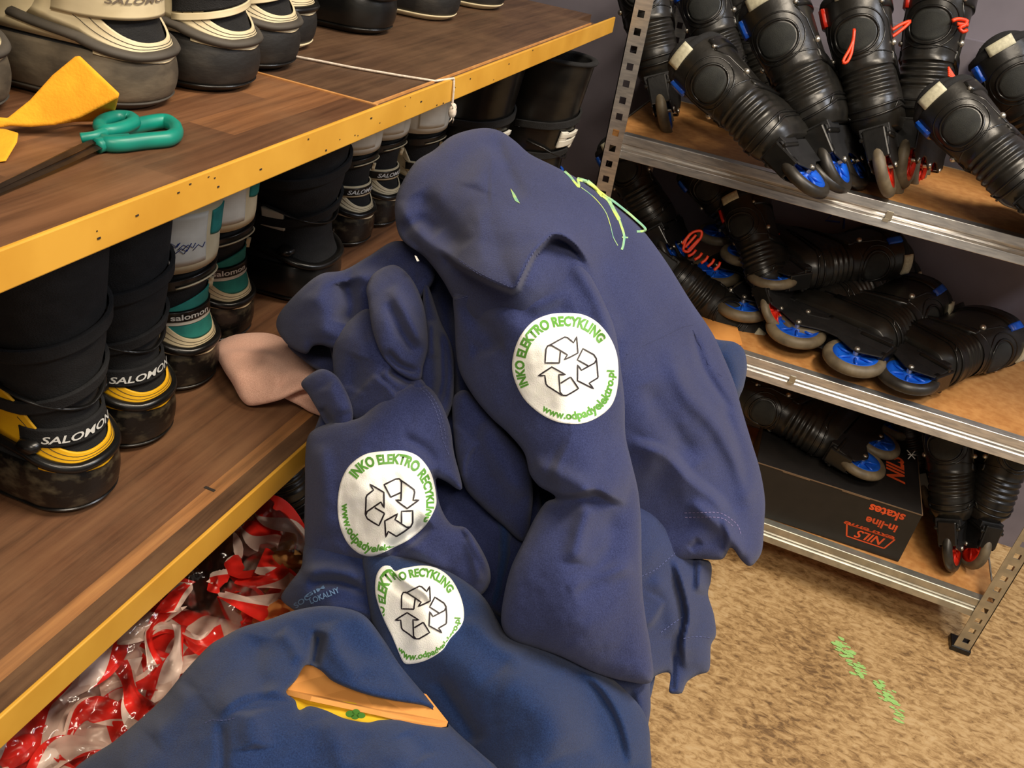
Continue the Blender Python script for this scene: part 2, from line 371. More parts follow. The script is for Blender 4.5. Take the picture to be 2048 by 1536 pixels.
class Relief:
    def __init__(s, outline, depths, folds=(), R=.014, noise=.003, nscale=70, ndir=(1, .35, 0.6), holes=(), seed=0, thick=.05, smooth=True, step=4):
        s.out = spline(outline) if smooth else np.array(outline, float); s.base = tps(depths); s.R = R; s.nz = noise; s.ns = nscale; s.nd = ndir
        s.holes = [spline(h) for h in holes]; s.seed = seed*17.3; s.thick = thick; s.step = step
        s.folds = [(f[0], spline(f[1], False, 8), f[2]*1.4, *f[3:]) for f in folds]
    def D(s, Q, edge=None):
        Q = np.asarray(Q, float).reshape(-1, 2); d = s.base(Q)
        a, b, th = s.nd; c, sn = math.cos(th), math.sin(th)
        u = (Q[:, 0]*c+Q[:, 1]*sn)/s.ns; v = (-Q[:, 0]*sn+Q[:, 1]*c)/s.ns
        w = vnoise(u*.7+s.seed, v*.7+5)*.8
        d = d-s.nz*(vnoise(u*a+w+s.seed, v*b+w+11)+.45*vnoise(u*a*2.3+31, v*b*2.3+w*1.5+s.seed)+.2*vnoise(u*4.1+s.seed, v*4.1))
        for f in s.folds:
            dist, sdv, par, ph = soft_dist(Q, f[1]); tp = np.clip(np.minimum(par, 1-par)*4, 0, 1); tp = tp*tp*(3-2*tp); th_ = np.clip(np.minimum(ph, 1-ph)*9, 0, 1); tp = tp*th_*th_*(3-2*th_)*np.exp(-(dist/150)**2)
            if f[0] == 'r': d = d-f[2]*np.exp(-(dist/f[3])**2)*tp
            else:
                sd = sdv; x = np.clip(sd/f[3]*.5+.5, 0, 1); d = d-f[2]*(x*x*(3-2*x))*np.exp(-np.maximum(sd, 0)/f[4])*tp
        if edge is None:
            edge = seg_dist(Q, s.out, True)[0]
            for h in s.holes: edge = np.minimum(edge, seg_dist(Q, h, True)[0])
        sm = edge*d/F; k = np.clip(s.R-sm, 0, s.R)
        return d+s.R-np.sqrt(np.maximum(s.R**2-k**2, 0))
    def pt(s, Q, lift=0.0):
        Q = np.asarray(Q, float).reshape(-1, 2); return at(Q[:, 0], Q[:, 1], s.D(Q)-lift)
    def build(s, name, m, parent=None):
        st = s.step; x0, y0 = s.out.min(0)-st; x1, y1 = s.out.max(0)+st
        xs = np.arange(x0, x1, st); ys = np.arange(y0, y1, st); nx, ny = len(xs), len(ys)
        G = np.stack(np.meshgrid(xs, ys, indexing='ij'), -1)
        Cn = (G[:-1, :-1]+st/2).reshape(-1, 2); k = inside(Cn, s.out)
        for h in s.holes: k &= ~inside(Cn, h)
        ij = np.argwhere(k.reshape(nx-1, ny-1)); idx = lambda i, j: i*ny+j
        quads = np.stack([idx(ij[:, 0], ij[:, 1]), idx(ij[:, 0]+1, ij[:, 1]), idx(ij[:, 0]+1, ij[:, 1]+1), idx(ij[:, 0], ij[:, 1]+1)], 1)
        used, inv = np.unique(quads, return_inverse=True); quads = inv.reshape(-1, 4); Q = G.reshape(-1, 2)[used].copy()
        e = {}
        for q in quads.tolist():
            for a, b in ((q[0], q[1]), (q[1], q[2]), (q[2], q[3]), (q[3], q[0])):
                if (b, a) in e: del e[(b, a)]
                else: e[(a, b)] = 1
        bd = np.unique(np.array(list(e.keys())).ravel())
        allP = [s.out]+s.holes; best = np.full(len(Q), 1e9); near = Q.copy()
        for P in allP:
            dd, N, _, _ = seg_dist(Q, P, True); mm = dd < best; best[mm] = dd[mm]; near[mm] = N[mm]
        Q[bd] = near[bd]; best[bd] = 0
        d = s.D(Q, best); front = at(Q[:, 0], Q[:, 1], d); back = at(Q[:, 0], Q[:, 1], np.maximum(s.base(Q)+s.R+s.thick, d+.002)); n = len(Q)
        f = quads[:, ::1].tolist(); fb = (quads[:, ::-1]+n).tolist(); sk = [(b, a, a+n, b+n) for a, b in e]
        mb = MB(); mb.add(np.r_[front, back], f+fb+sk)
        o = mb.build(name, m, parent)
        # mark the rim sharp-free; make normals face outward
        return finish(o)
def band_on(rel, lines, wpx, lift, name, m, parent, dash=None):
    """thin flat strips (print, stitching) that lie on the cloth"""
    mb = MB()
    for pts in lines:
        P = spline(pts, False, 3.0) if len(pts) > 2 and dash is not False else np.array(pts, float)
        if dash:
            L = np.r_[0, np.cumsum(np.hypot(*(np.diff(P, axis=0).T)))]
            for t in np.arange(0, L[-1]-dash[0], dash[0]+dash[1]):
                a = np.array([np.interp(t, L, P[:, 0]), np.interp(t, L, P[:, 1])]); b = np.array([np.interp(t+dash[0], L, P[:, 0]), np.interp(t+dash[0], L, P[:, 1])])
                strip(mb, rel, np.array([a, (a+b)/2, b]), wpx, lift)
        else: strip(mb, rel, P, wpx, lift)
    return mb.build(name, m, parent)
def strip(mb, rel, P, w, lift):
    T = np.gradient(P, axis=0); T /= np.hypot(T[:, 0], T[:, 1])[:, None]+1e-9; N = np.c_[-T[:, 1], T[:, 0]]
    A = rel.pt(P+N*w/2, lift); B = rel.pt(P-N*w/2, lift); Cc = rel.pt(P, lift+.0004)
    mb.grid(np.stack([A, Cc, B], 1))
# ------------------------------------------------------------ the room
def struct(name, m, *b):
    mb = MB(); mb.box(*b); return tag(mb.build(name, m, smooth=False), kind='structure')
struct('floor', 'floor', -1.3, 3.2, -1.6, 2.2, -.05, 0)
struct('wall_back', 'wall', -1.3, 3.2, 2.20, 2.28, 0, 2.9)
struct('wall_left', 'walldark', -1.38, -1.3, -1.6, 2.28, 0, 2.9)
tr = struct('trim_1', 'wall', -.45, 3.2, 2.165, 2.1995, .60, 1.165)
struct('ceiling', 'wall', -1.3, 3.2, -1.6, 2.28, 2.9, 2.96)
# ------------------------------------------------------------ left wooden shelving
ZU, ZL, XE, YE = 1.122, .760, -.441, 1.72
lsh = empty('wooden_shelf_unit', 'long brown laminate shelf unit with yellow painted front edges holding ski boots', 'shelf unit', loc=(-.7, .6, 0))
def part(name, m, *b, parent=lsh, bev=0.0):
    o = MB().box(*b).build(name, m, None, smooth=False, mods=[BEV(bev)] if bev else ()); setpar(o, parent); return o
def setpar(o, p):
    o.parent = p; o.matrix_parent_inverse = Matrix.Translation(-Vector(p.location)) if p.type == 'EMPTY' else Matrix.Identity(4)
part('shelf_board', 'woodtop', -1.0, XE, -.6, .829, ZU-.022, ZU)
tag(part('shelf_board', 'woodfar', -1.0, XE, .831, YE-.10, ZU-.022, ZU-.001), 'dusty darker board at the far end')
part('board_end', 'woodfar', -1.0, XE-.04, YE-.10, YE-.01, ZU-.022, ZU-.002)
part('edge_strip', 'yellow', XE, XE+.004, -.6, YE, ZU-.026, ZU+.0015, bev=.001)
part('joint_strip', 'chip', -1.0, XE-.002, .828, .832, ZU-.004, ZU+.0012)
part('joint_strip', 'chip', XE-.0085, XE-.006, .832, YE-.12, ZU-.004, ZU+.0012)
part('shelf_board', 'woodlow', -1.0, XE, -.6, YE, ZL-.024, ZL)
part('edge_strip', 'yellow', XE, XE+.004, -.6, YE, ZL-.029, ZL+.0015, bev=.001)
part('shelf_board', 'woodlow', -1.0, XE, -.6, YE, .38, .40)
part('edge_strip', 'yellow', XE, XE+.004, -.6, YE, .376, .402)
part('back_board', 'walldark', -1.02, -1.0, -.6, YE, 0, 1.75)
part('end_post', 'walldark', -1.0, -.95, YE-.05, YE, 0, 1.75)
part('end_post', 'walldark', -1.0, -.95, -.6, -.55, 0, 1.75)
mk = MB().box(-.484, -.4715, .588, .5915, ZL, ZL+.0006).build('pen_mark', 'mark', None, smooth=False); setpar(mk, lsh)
# a few paint chips and chips of wood on the upper edge
ch = MB()
for i in range(26):
    y = random.uniform(.4, 1.3); z = ZU-random.uniform(.0, .024); a = random.uniform(.0004, .0011)
    ch.box(XE+.0041, XE+.0046, y-a*random.uniform(1, 3), y+a, z-a*.7, z+a*.7)
o = ch.build('paint_chips', 'mark', None, smooth=False); setpar(o, lsh); o['kind'] = 'stuff'
# ------------------------------------------------------------ steel rack
XL_, XR_, YF, YB = -.405, .640, 1.72, 2.12
SHZ = (.919, .541, .150)
rk = empty('metal_shelving_rack', 'galvanised steel shelving rack with chipboard shelves full of inline skates', 'shelving rack', loc=(.1, 1.9, 0))
def lip(zt, name='shelf_lip'):
    prof = [(0, 0), (-.0015, -.001), (-.003, -.017), (.002, -.019), (-.002, -.0235), (.0035, -.0275), (-.002, -.032), (-.004, -.047), (.002, -.049), (.012, -.048), (.012, -.046), (.004, -.045), (.004, -.002), (.02, -.001), (.02, 0)]
    P = [[(x, YF+y, zt+z) for y, z in prof] for x in np.linspace(XL_+.03, XR_-.02, 6)]
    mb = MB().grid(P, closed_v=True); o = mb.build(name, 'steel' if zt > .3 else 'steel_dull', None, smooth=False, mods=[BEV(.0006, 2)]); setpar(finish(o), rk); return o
for zt in SHZ:
    part('shelf_board', 'chip', XL_+.004, XR_-.004, YF+.004, YB-.004, zt-.012, zt-.001, parent=rk)
    lip(zt)
    part('rear_beam', 'steel_dull', XL_, XR_, YB-.004, YB, zt-.045, zt, parent=rk)
    part('side_beam', 'steel_dull', XL_, XL_+.003, YF, YB, zt-.045, zt, parent=rk)
    part('side_beam', 'steel_dull', XR_-.003, XR_, YF, YB, zt-.045, zt, parent=rk)
for zt, x in ((SHZ[0], .144), (SHZ[1], .086)):
    mb = MB(); mb.box(x-.006, x+.006, YF-.005, YF-.002, zt-.030, zt-.014); mb.box(x-.008, x+.002, YF-.0055, YF-.002, zt-.034, zt-.028)
    setpar(mb.build('rivet_joint', 'steel_dull', None, smooth=False), rk)
def post(x, y, sx, sy, z1=1.85):
    """perforated angle post: two plates with a row of slots each"""
    mb = MB(); zs = [0.012]; z = .03
    while z < z1-.03: zs += [z, z+.013]; z += .0315
    zs.append(z1)
    for axis in (0, 1):
        w = .035; cs = [0, .011, .024, w]
        for i in range(len(zs)-1):
            slot = i % 2 == 1
            for j in range(3):
                if slot and j == 1: continue
                a, b = cs[j], cs[j+1]
                if axis == 0: mb.box(*sorted((x+sx*a, x+sx*b)), *sorted((y, y+sy*.0018)), zs[i], zs[i+1])
                else: mb.box(*sorted((x, x+sx*.0018)), *sorted((y+sy*a, y+sy*b)), zs[i], zs[i+1])
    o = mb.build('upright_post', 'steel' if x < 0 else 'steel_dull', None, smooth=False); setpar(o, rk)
    ft = MB().box(*sorted((x-sx*.003, x+sx*.040)), *sorted((y-sy*.003, y+sy*.040)), 0, .013); f = ft.build('foot_cap', 'blackgloss', None, smooth=False, mods=[BEV(.002)]); setpar(f, rk)
post(XL_-.002, YF-.006, 1, 1); post(XR_+.002, YF-.006, -1, 1); post(XL_-.002, YB+.003, 1, -1); post(XR_+.002, YB+.003, -1, -1)
# ------------------------------------------------------------ boots and skates: one surface function S(a, z)
def table(rows):
    r = np.array(rows, float); z = np.linspace(r[0, 0], r[-1, 0], 80); out = [z]
    for c in (1, 2, 3):
        y = np.interp(z, r[:, 0], r[:, c]); k = np.array([.25, .5, .25])
        for _ in range(3): yp = np.r_[2*y[0]-y[1], y, 2*y[-1]-y[-2]]; y = np.convolve(yp, k, 'valid')
        out.append(y)
    return np.array(out)
class Surf:
    def __init__(s, rows, rip=None): s.t = table(rows); s.rip = rip
    def __call__(s, a, z, off=0.0):
        a = np.asarray(a, float); z = np.asarray(z, float); a, z = np.broadcast_arrays(a, z); t = s.t
        xb = np.interp(z, t[0], t[1]); xf = np.interp(z, t[0], t[2]); w = np.interp(z, t[0], t[3]); off = off+0*z
        if s.rip is not None: off = off+s.rip(a, z)
        ca, sa = np.cos(a), np.sin(a); back = ca >= 0
        x = np.where(back, xb+w-w*ca, xb+w-(xf-xb-w)*ca); y = w*np.sign(sa)*np.abs(sa)**.94
        return np.stack([x-off*ca, y+off*sa, z+0*a], -1)
    def band(s, z0, z1, nz, off=0.0, na=48, mb=None, close=False):
        mb = mb or MB(); A = np.linspace(-math.pi, math.pi, na, endpoint=False); P = []
        zs = np.linspace(z0, z1, nz)
        for i, z in enumerate(zs): P.append(s(A, np.full(na, z), off))
        if close:
            c0 = P[0].mean(0); c1 = P[-1].mean(0)
            P = [c0+(P[0]-c0)*k for k in (.02, .6)]+P+[c1+(P[-1]-c1)*k for k in (.6, .02)]
        mb.grid(P, closed_v=True); return mb
    def panel(s, a0, a1, zlo, zhi, off, th=.0012, na=26, nz=10, mb=None):
        """raised shell patch, bounded by zlo(a) and zhi(a), with a rim"""
        mb = mb or MB(); A = np.linspace(a0, a1, na); P = []
        for a in A:
            l, h = zlo(a), zhi(a); row = [s(a, l, 0)]+[s(a, l+(h-l)*k, off) for k in np.linspace(0, 1, nz)]+[s(a, h, 0)]
            P.append(row)
        P = [[s(A[0], p[2], 0) for p in P[0]]]+P+[[s(A[-1], p[2], 0) for p in P[-1]]]
        return mb.grid(P)
    def line(s, az, r, off=0.0, closed=False, mb=None, seg=6, flat=1.0):
        mb = mb or MB(); P = spline(az, closed, .1) if False else np.array(az, float)
        return mb.tube(s(P[:, 0], P[:, 1], off), r, seg, closed, flat)
    def text(s, body, a0, z0, size, off, bold=0, shear=0, slope=0.0, rad=.04, mb=None):
        mb = mb or MB(); V, Fs, w = text_geo(body, size, bold, shear)
        a = a0-V[:, 0]/rad; z = z0+V[:, 1]+slope*V[:, 0]
        return mb.add(s(a, z, off), Fs)
ang = lambda *p: np.array(p)
def ring_pts(a, z, ra, rz, n=28, rot=0.0):
    t = np.linspace(0, 2*math.pi, n, endpoint=False); u = ra*np.cos(t); v = rz*np.sin(t)
    return np.c_[a+u*math.cos(rot)-v*math.sin(rot)/.04, z+v*math.cos(rot)+u*math.sin(rot)*.04]
# --- ski boot
BR = [(0, .016, .285, .030), (.008, .006, .298, .038), (.025, .002, .302, .041), (.045, .0, .300, .0425), (.065, .001, .285, .042), (.082, .004, .245, .040),
      (.10, .008, .20, .0365), (.13, .012, .15, .034), (.165, .011, .13, .0355), (.20, .006, .128, .040), (.235, .0, .130, .043), (.28, -.002, .132, .045), (.34, -.008, .136, .047), (.40, -.014, .138, .047)]
SB = Surf(BR)
def ski_boot(style, label, cat='ski boot', group=None, mirror=1):
    g = empty('ski_boot', label, cat, group); sh = dict(yellow='carbon', teal='carbon', white='carbon', black='blackgloss', worn='dirty', black_white='dirtydark', cream_sole='dirtydark', logo='blackgloss')[style]
    rim = 'ridge' if style in ('worn', 'black_white') else 'blackgloss'
    SB.band(-.0, .014, 4, .0015, close=True).build('sole', 'cream' if style in ('cream_sole',) else ('ridge' if style == 'worn' else 'blackgloss'), g)
    # lugs under the heel
    SB.band(.012, .084, 14, 0, close=True).build('heel_shell', sh, g)
    SB.band(.080, .400, 40, -.0018).build('upper', 'blackgloss' if style == 'logo' else 'blackfab', g)
    # collar
    A = np.linspace(-math.pi, math.pi, 40, endpoint=False)
    mb = MB(); mb.tube(SB(A, np.full(40, .400), -.003), .006, 8, closed=True); SB.band(.15, .400, 6, -.010, mb=mb); mb.build('collar', 'blackfab', g)
    # rubber ridge round the heel
    AA = np.linspace(-2.0, 2.0, 44); zz = .080+.020*np.clip(np.abs(AA)-.5, 0, 2)**1.4*.9
    MB().tube(SB(AA, zz, .001), .0048, 8, flat=1.5).build('rubber_ridge', rim, g)
    A2 = np.linspace(-2.0, 2.0, 30)
    trim = {'yellow': 'yel', 'teal': 'cream', 'white': 'cream', 'worn': 'cream', 'black_white': 'cream', 'cream_sole': 'cream'}.get(style)
    if trim:
        # U shaped heel piping
        def lo(a): return .086+.020*max(abs(a)-.5, 0)**1.4*.9
        def hi(a): return .096+.062*min(abs(a)/1.45, 1.25)**2.6
        SB.panel(-1.9, 1.9, lo, hi, .0016, na=44).build('heel_piping', trim, g)
        mb = MB()
        for k in (.30, .62):
            Ap = np.linspace(-1.6, 1.6, 36); mb.tube(SB(Ap, np.array([lo(a)+(hi(a)-lo(a))*k for a in Ap]), .0018), .0003, 5)
        mb.build('piping_stitching', 'mark', g)
        # lower lip of piping under the ridge
        SB.panel(-1.3, 1.3, lambda a: .068+.01*abs(a), lambda a: .077+.012*abs(a), .001, na=24).build('lower_piping', trim, g)
    if style == 'teal':
        SB.panel(-1.15, 1.15, lambda a: .097+.056*min(abs(a)/1.45, 1.2)**2.6, lambda a: .123, .0010).build('heel_panel', 'teal', g)
        SB.panel(-1.5, 1.5, lambda a: .124, lambda a: .130, .0022).build('stripe', 'white', g)
        SB.panel(-1.5, 1.5, lambda a: .130, lambda a: .147, .0030).build('strap', 'blackgloss', g)
        SB.panel(-1.15, 1.3, lambda a: .148, lambda a: .150+.022*max(0, math.cos((a+.35)*1.1)), .0012).build('ankle_panel', 'teal', g)
        tx = ('salomon', .95, .1345, .0135)
    elif style == 'yellow':
        SB.panel(-1.6, 1.6, lambda a: .112, lambda a: .137, .0026).build('strap', 'blackfab', g); tx = ('SALOMON', 1.15, .119, .0140)
    elif style == 'white':
        SB.panel(-1.5, 1.5, lambda a: .120, lambda a: .144, .0022).build('stripe', 'cream', g)
        SB.panel(-1.5, 1.5, lambda a: .124, lambda a: .140, .0032).build('strap', 'blackgloss', g); tx = ('SALOMON', .95, .1275, .0125)
    elif style == 'worn':
        SB.panel(-1.75, 1.75, lambda a: .128, lambda a: .168, .0034).build('strap', 'cream', g); tx = ('SALOMON', 1.0, .150, .012)
        SB.panel(1.15, 2.5, lambda a: .090, lambda a: .20, .0012).build('side_panel', 'cream', g)
    elif style == 'black_white':
        SB.panel(-1.6, 1.6, lambda a: .126-.012*a, lambda a: .136-.012*a, .0034).build('strap', 'cream', g)
        SB.panel(-1.6, 1.6, lambda a: .138-.012*a, lambda a: .160-.012*a, .0030).build('strap', 'blackfab', g); tx = ('SALOMON', .9, .147, .0135)
        SB.panel(1.0, 2.2, lambda a: .090, lambda a: .15, .0012).build('side_panel', 'cream', g)
    else: tx = None
    if tx:
        SB.text(tx[0], tx[1], tx[2], tx[3], .0042, bold=.02, shear=.3 if tx[0].isupper() else 0).build('lettering', 'greytxt' if style == 'worn' else 'whitetxt', g)
    if style in ('teal', 'white'):
        # upper strap, pull tab and pale cuff
        mb = MB(); SB.panel(-1.9, 1.9, lambda a: .196-.010*a, lambda a: .214-.010*a, .0035, mb=mb); mb.build('cuff_strap', 'blackgloss', g)
        mb = MB(); mb.tube(SB(np.linspace(-1.2, .8, 20), .192+.009*np.sin(np.linspace(0, 3.1, 20)), .005), .0011, 6)
        SB.panel(-.62, -.50, lambda a: .166, lambda a: .182, .0045, na=4, nz=3, mb=mb); mb.build('pull_tab', 'cream', g)
        SB.panel(-1.9, 1.9, lambda a: .222-.006*a, lambda a: .33, .002).build('cuff_panel', 'cream' if style == 'teal' else 'white', g)
        SB.panel(.15, 1.15, lambda a: .236-.006*a, lambda a: .315, .0030).build('tape_label', 'white', g)
        if style == 'teal': SB.panel(-.55, .02, lambda a: .282-.012*math.cos(a*3+.8), lambda a: .312, .0034).build('cuff_patch', 'teal', g)
    if style in ('yellow', 'black', 'logo'):
        # tall black gaiter cuff with strap lines and side rivet
        mb = MB()
        for z0, sl in ((.19, .012), (.27, .016)): SB.panel(-2.2, 2.2, lambda a: z0-.014*a-.012, lambda a: z0-.014*a+.006, .0035, mb=mb)
        mb.build('cuff_strap', 'blackfab', g)
        mb = MB(); mb.tube(SB(np.linspace(-1.9, 1.9, 30), .158+.018*np.abs(np.linspace(-1.9, 1.9, 30))**1.3, .002), .0022, 6)
        mb.build('cuff_rim', 'blackgloss', g)
        p = SB(1.45, .112, .003); MB().lathe([(.0001, .006), (.008, .005), (.010, .0), (.010, -.003)], 20, 'y', p).build('side_pivot', 'blackgloss', g)
    if style == 'black':
        mb = MB(); SB.text('II', -.2, .128, .008, .002, mb=mb); mb.build('lettering', 'greytxt', g)
        SB.panel(1.5, 1.85, lambda a: .15, lambda a: .19, .003).build('tape_label', 'white', g)
    if style == 'logo':
        mb = MB(); SB.panel(.05, 1.0, lambda a: 0.205-.012*a, lambda a: 0.218-.006*a, .0048, mb=mb, na=8); SB.panel(.05, 1.0, lambda a: 0.225-.006*a, lambda a: 0.236-.006*a, .0048, mb=mb, na=8); SB.panel(.7, 1.0, lambda a: 0.210, lambda a: 0.236, .0046, mb=mb, na=4); SB.panel(.05, .3, lambda a: 0.190, lambda a: 0.220, .0046, mb=mb, na=4)
        mb.build('emblem', 'white', g)
        SB.panel(-.8, .2, lambda a: .118, lambda a: .123, .004).build('stripe', 'blue', g)
    return g
def place(o, loc, rz, tilt=(0, 0)):
    o.location = Vector(loc); o.rotation_euler = (tilt[0], tilt[1], rz)
PI = math.pi
PAIR = lambda a: a
bt = []
BSC = {'lo': (1.13, 1.13, .74), 'up': (1.2, 1.2, .60)}
def boot_row(style, spots, labels, group):
    o = None
    for i, ((x, y, z, r), lb) in enumerate(zip(spots, labels)):
        o = ski_boot(style, lb, group=group) if i == 0 else dup(first, lb, group)
        if i == 0: first = o
        place(o, (x+.012, y, z), PI+r); o.scale = BSC['lo' if z < 1 else 'up']
        bt.append(o)
    return first
GL = 'ski boots standing on the lower wooden shelf'; GU = 'ski boots standing on the upper wooden shelf'
zl = ZL+.0005; zu = ZU+.0005
boot_row('yellow', [(-.553, .520, zl, .04), (-.575, .628, zl, .02)], ['black ski boot with yellow heel piping, nearest on the lower shelf', 'black ski boot with yellow heel piping beside the teal boots, second on the lower shelf'], GL)
boot_row('teal', [(-.606, .745, zl, .05), (-.640, .862, zl, .03)], ['teal and cream ski boot with blue pen marks, beside the yellow trimmed boots', 'teal and cream ski boot with white tape, next to the big plain black boot'], GL)
boot_row('black', [(-.618, 1.045, zl, .12)], ['wide plain black ski boot between the teal and the black and cream boots'], GL)
bt[-1].scale = (1.25, 1.6, .74)
boot_row('white', [(-.668, 1.235, zl, .0), (-.672, 1.340, zl, .0), (-.640, 1.430, zl, .0)], ['black ski boot with cream trim and white tape, nearest of the black and cream ones', 'black ski boot with cream trim, half behind the hoodie pile', 'black ski boot with cream trim just below the white string knot'], GL)
boot_row('logo', [(-.545, 1.500, zl, .1), (-.455, 1.612, zl, .2)], ['black ski boot with a white square emblem behind the top of the hoodie', 'black ski boot with white emblem and blue stripe beside the steel post'], GL)
boot_row('worn', [(-.640, .530, zu, .04), (-.572, .656, zu, .12)], ['worn grey and beige ski boot at the left frame edge, behind the yellow strap', 'worn grey and beige ski boot behind the teal scissors'], GU)
boot_row('black_white', [(-.560, .765, zu, .12), (-.582, .868, zu, .06)], ['scuffed black ski boot with cream heel piping, right of the worn grey boots', 'scuffed black ski boot with cream piping, half hidden behind its twin'], GU)
boot_row('cream_sole', [(-.622, .965, zu, .06), (-.602, 1.345, zu, .1), (-.598, 1.53, zu, .1)], ['dark ski boot with cream sole beside the string', 'black ski boot with notched cream sole toward the far end of the upper shelf', 'furthest dark ski boot with cream sole on the upper shelf'], GU)
boot_row('black', [(-.610, 1.150, zu, .1)], ['black ski boot with two small white heel marks on the upper shelf'], GU)
# blue pen scribble on the nearer teal boot
mb = MB(); b0 = [o for o in bt if o['label'].startswith('teal and cream ski boot with blue pen')][0]
for i in range(7):
    a = .65+random.uniform(-.3, .3); z = .262+random.uniform(-.008, .008); SB.line([(a+.12, z-.004), (a, z+.004), (a-.1, z-.002), (a-.16, z+.005)], .0005, .0035, mb=mb, seg=4)
mb.build('pen_scribble', 'darkblue', b0)
# ------------------------------------------------------------ inline skates
KR = [(.122, .004, .272, .034), (.140, -.008, .288, .043), (.165, -.012, .284, .045), (.195, -.009, .245, .046), (.225, -.005, .170, .045), (.250, -.006, .138, .047),
      (.285, -.010, .128, .051), (.325, -.014, .130, .055), (.352, -.014, .132, .055)]
def rip(a, z):
    k = np.clip((z-.172)/.008, 0, 1)*np.clip((.240-z)/.008, 0, 1); m = np.clip(1.9-np.abs(a), 0, 1)
    return k*m*.0024*np.sin((z+.004*np.cos(a))*2*math.pi/.0135)
SK = Surf(KR, rip)
WX = (.030, .148, .266); WR = .056
def inline_skate(hub, lace, label, group, tyre='tyre'):
    g = empty('inline_skate', label, 'inline skate', group); KZ = 1.02
    SK.band(.122, .255, 60, 0, na=56, close=True).build('boot_shell', 'olive', g)
    SK.band(.228, .352, 26, .0022, na=56).build('cuff', 'olive', g)
    A = np.linspace(-PI, PI, 44, endpoint=False)
    mb = MB(); mb.tube(SK(A, np.full(44, .354)+.010*np.cos(A)*.6, -.004), .0085, 8, closed=True); SK.band(.25, .356, 6, -.011, mb=mb)
    SK.panel(-1.25, 1.25, lambda a: .335, lambda a: .346+.032*math.cos(a*1.2), .0005, na=24, mb=mb); SK.panel(-1.25, 1.25, lambda a: .335, lambda a: .346+.032*math.cos(a*1.2), -.012, na=24, mb=mb); mb.tube(SK(np.linspace(-1.25, 1.25, 20), .344+.032*np.cos(np.linspace(-1.25, 1.25, 20)*1.2), -.005), .006, 8)
    mb.tube(np.array([(.128, 0, .30), (.136, 0, .35), (.140, 0, .372), (.143, 0, .386)]), [.030, .032, .030, .02], 12, flat=.28, up=(1, 0, .2)); mb.build('liner', 'blackfab', g)
    mb = MB()
    SK.panel(-.40, .36, lambda a: .350, lambda a: .370, .0062, na=8, nz=4).build('size_label', 'label', g)
    # oval panel, grooves and seams
    SK.panel(-.62, .62, lambda a: .285-.026*math.sqrt(max(0, 1-(a/.63)**2)), lambda a: .285+.026*math.sqrt(max(0, 1-(a/.63)**2)), .0032, na=22).build('heel_oval', 'panel', g)
    mb = MB()
    q = ring_pts(0, .285, .72, .031, 36); SK.line(q, .0026, .0025, True, mb)
    q = ring_pts(0, .287, .98, .041, 36); SK.line(q, .0016, .0022, True, mb)
    for z, k in ((.243, .010), (.166, -.008), (.156, -.012)):
        aa = np.linspace(-2.0, 2.0, 26); SK.line(np.c_[aa, z+k*np.cos(aa)], .0024, .0008, mb=mb)
    for s in (-1, 1):
        SK.line([(s*.9, .325), (s*1.2, .30), (s*1.3, .27), (s*1.45, .245), (s*1.7, .225)], .0022, .002, mb=mb)
        SK.line([(s*1.0, .15), (s*1.3, .165), (s*1.7, .17), (s*2.1, .165)], .0022, .001, mb=mb)
    mb.build('shell_trim', 'blackgloss', g)
    for s in (-1, 1):
        for a, z, r in ((1.42, .262, .0062), (.95, .330, .0040)): MB().ball(SK(s*a, z, .0035), r).build('rivet', 'rivet', g)
    # top buckle strap and ankle strap
    mb = MB(); SK.panel(-PI*.98, -.95, lambda a: .322, lambda a: .345, .006, mb=mb, nz=4); SK.panel(.95, PI*.98, lambda a: .322, lambda a: .345, .006, mb=mb, nz=4); mb.build('buckle_strap', 'blackgloss', g)
    SK.panel(.88, 1.12, lambda a: .318, lambda a: .350, .0085, nz=4, na=6).build('strap_tab', hub, g)
    mb = MB(); SK.panel(1.3, 2.9, lambda a: .232-.02*(a-1.3), lambda a: .248-.02*(a-1.3), .005, mb=mb, nz=4); SK.panel(-2.9, -1.3, lambda a: .232+.02*(a+1.3), lambda a: .248+.02*(a+1.3), .005, mb=mb, nz=4); mb.build('ankle_strap', 'blackgloss', g)
    mb = MB()
    for i in range(5):
        z0 = .19+.018*i; x = .215-.017*i*1.1; mb.tube([(x, -.022, z0), (x+.010, 0, z0+.010), (x, .022, z0)], .0022, 6)
    mb.tube([(.14, .030, .30), (.165, .050, .315), (.16, .062, .28), (.15, .052, .255), (.145, .045, .29)], .0024, 6); mb.build('laces', lace, g)
    # frame
    mb = MB()
    for s in (-1, 1):
        P = []
        for x in np.linspace(-.012, .30, 26):
            dz = min(abs(x-w) for w in WX); zb = .045+min(.022, dz*.5)*1.0; zt = .118
            yo = .0165
            P.append([(x, s*yo, zb), (x, s*(yo+.003), zb), (x, s*(yo+.003), .085), (x, s*(yo+.008), zt), (x, s*(yo+.004), zt+.004), (x, s*(yo), .085)])
        mb.grid(P, closed_v=True)
        b = mb.n-26*6; mb.f.append(tuple(b+i for i in range(6))); mb.f.append(tuple(b+25*6+i for i in reversed(range(6))))
    mb.box(-.004, .06, -.026, .026, .112, .128); mb.box(.19, .27, -.026, .026, .112, .128)
    finish(mb.build('frame', 'black', g, smooth=False, mods=[BEV(.0015)]))
    mb = MB(); mb.box(-.016, -.002, -.0195, .0195, .070, .124); mb.box(-.014, .05, -.027, .027, .104, .112); finish(mb.build('frame_bracket', 'blackgloss', g, smooth=False, mods=[BEV(.003)]))
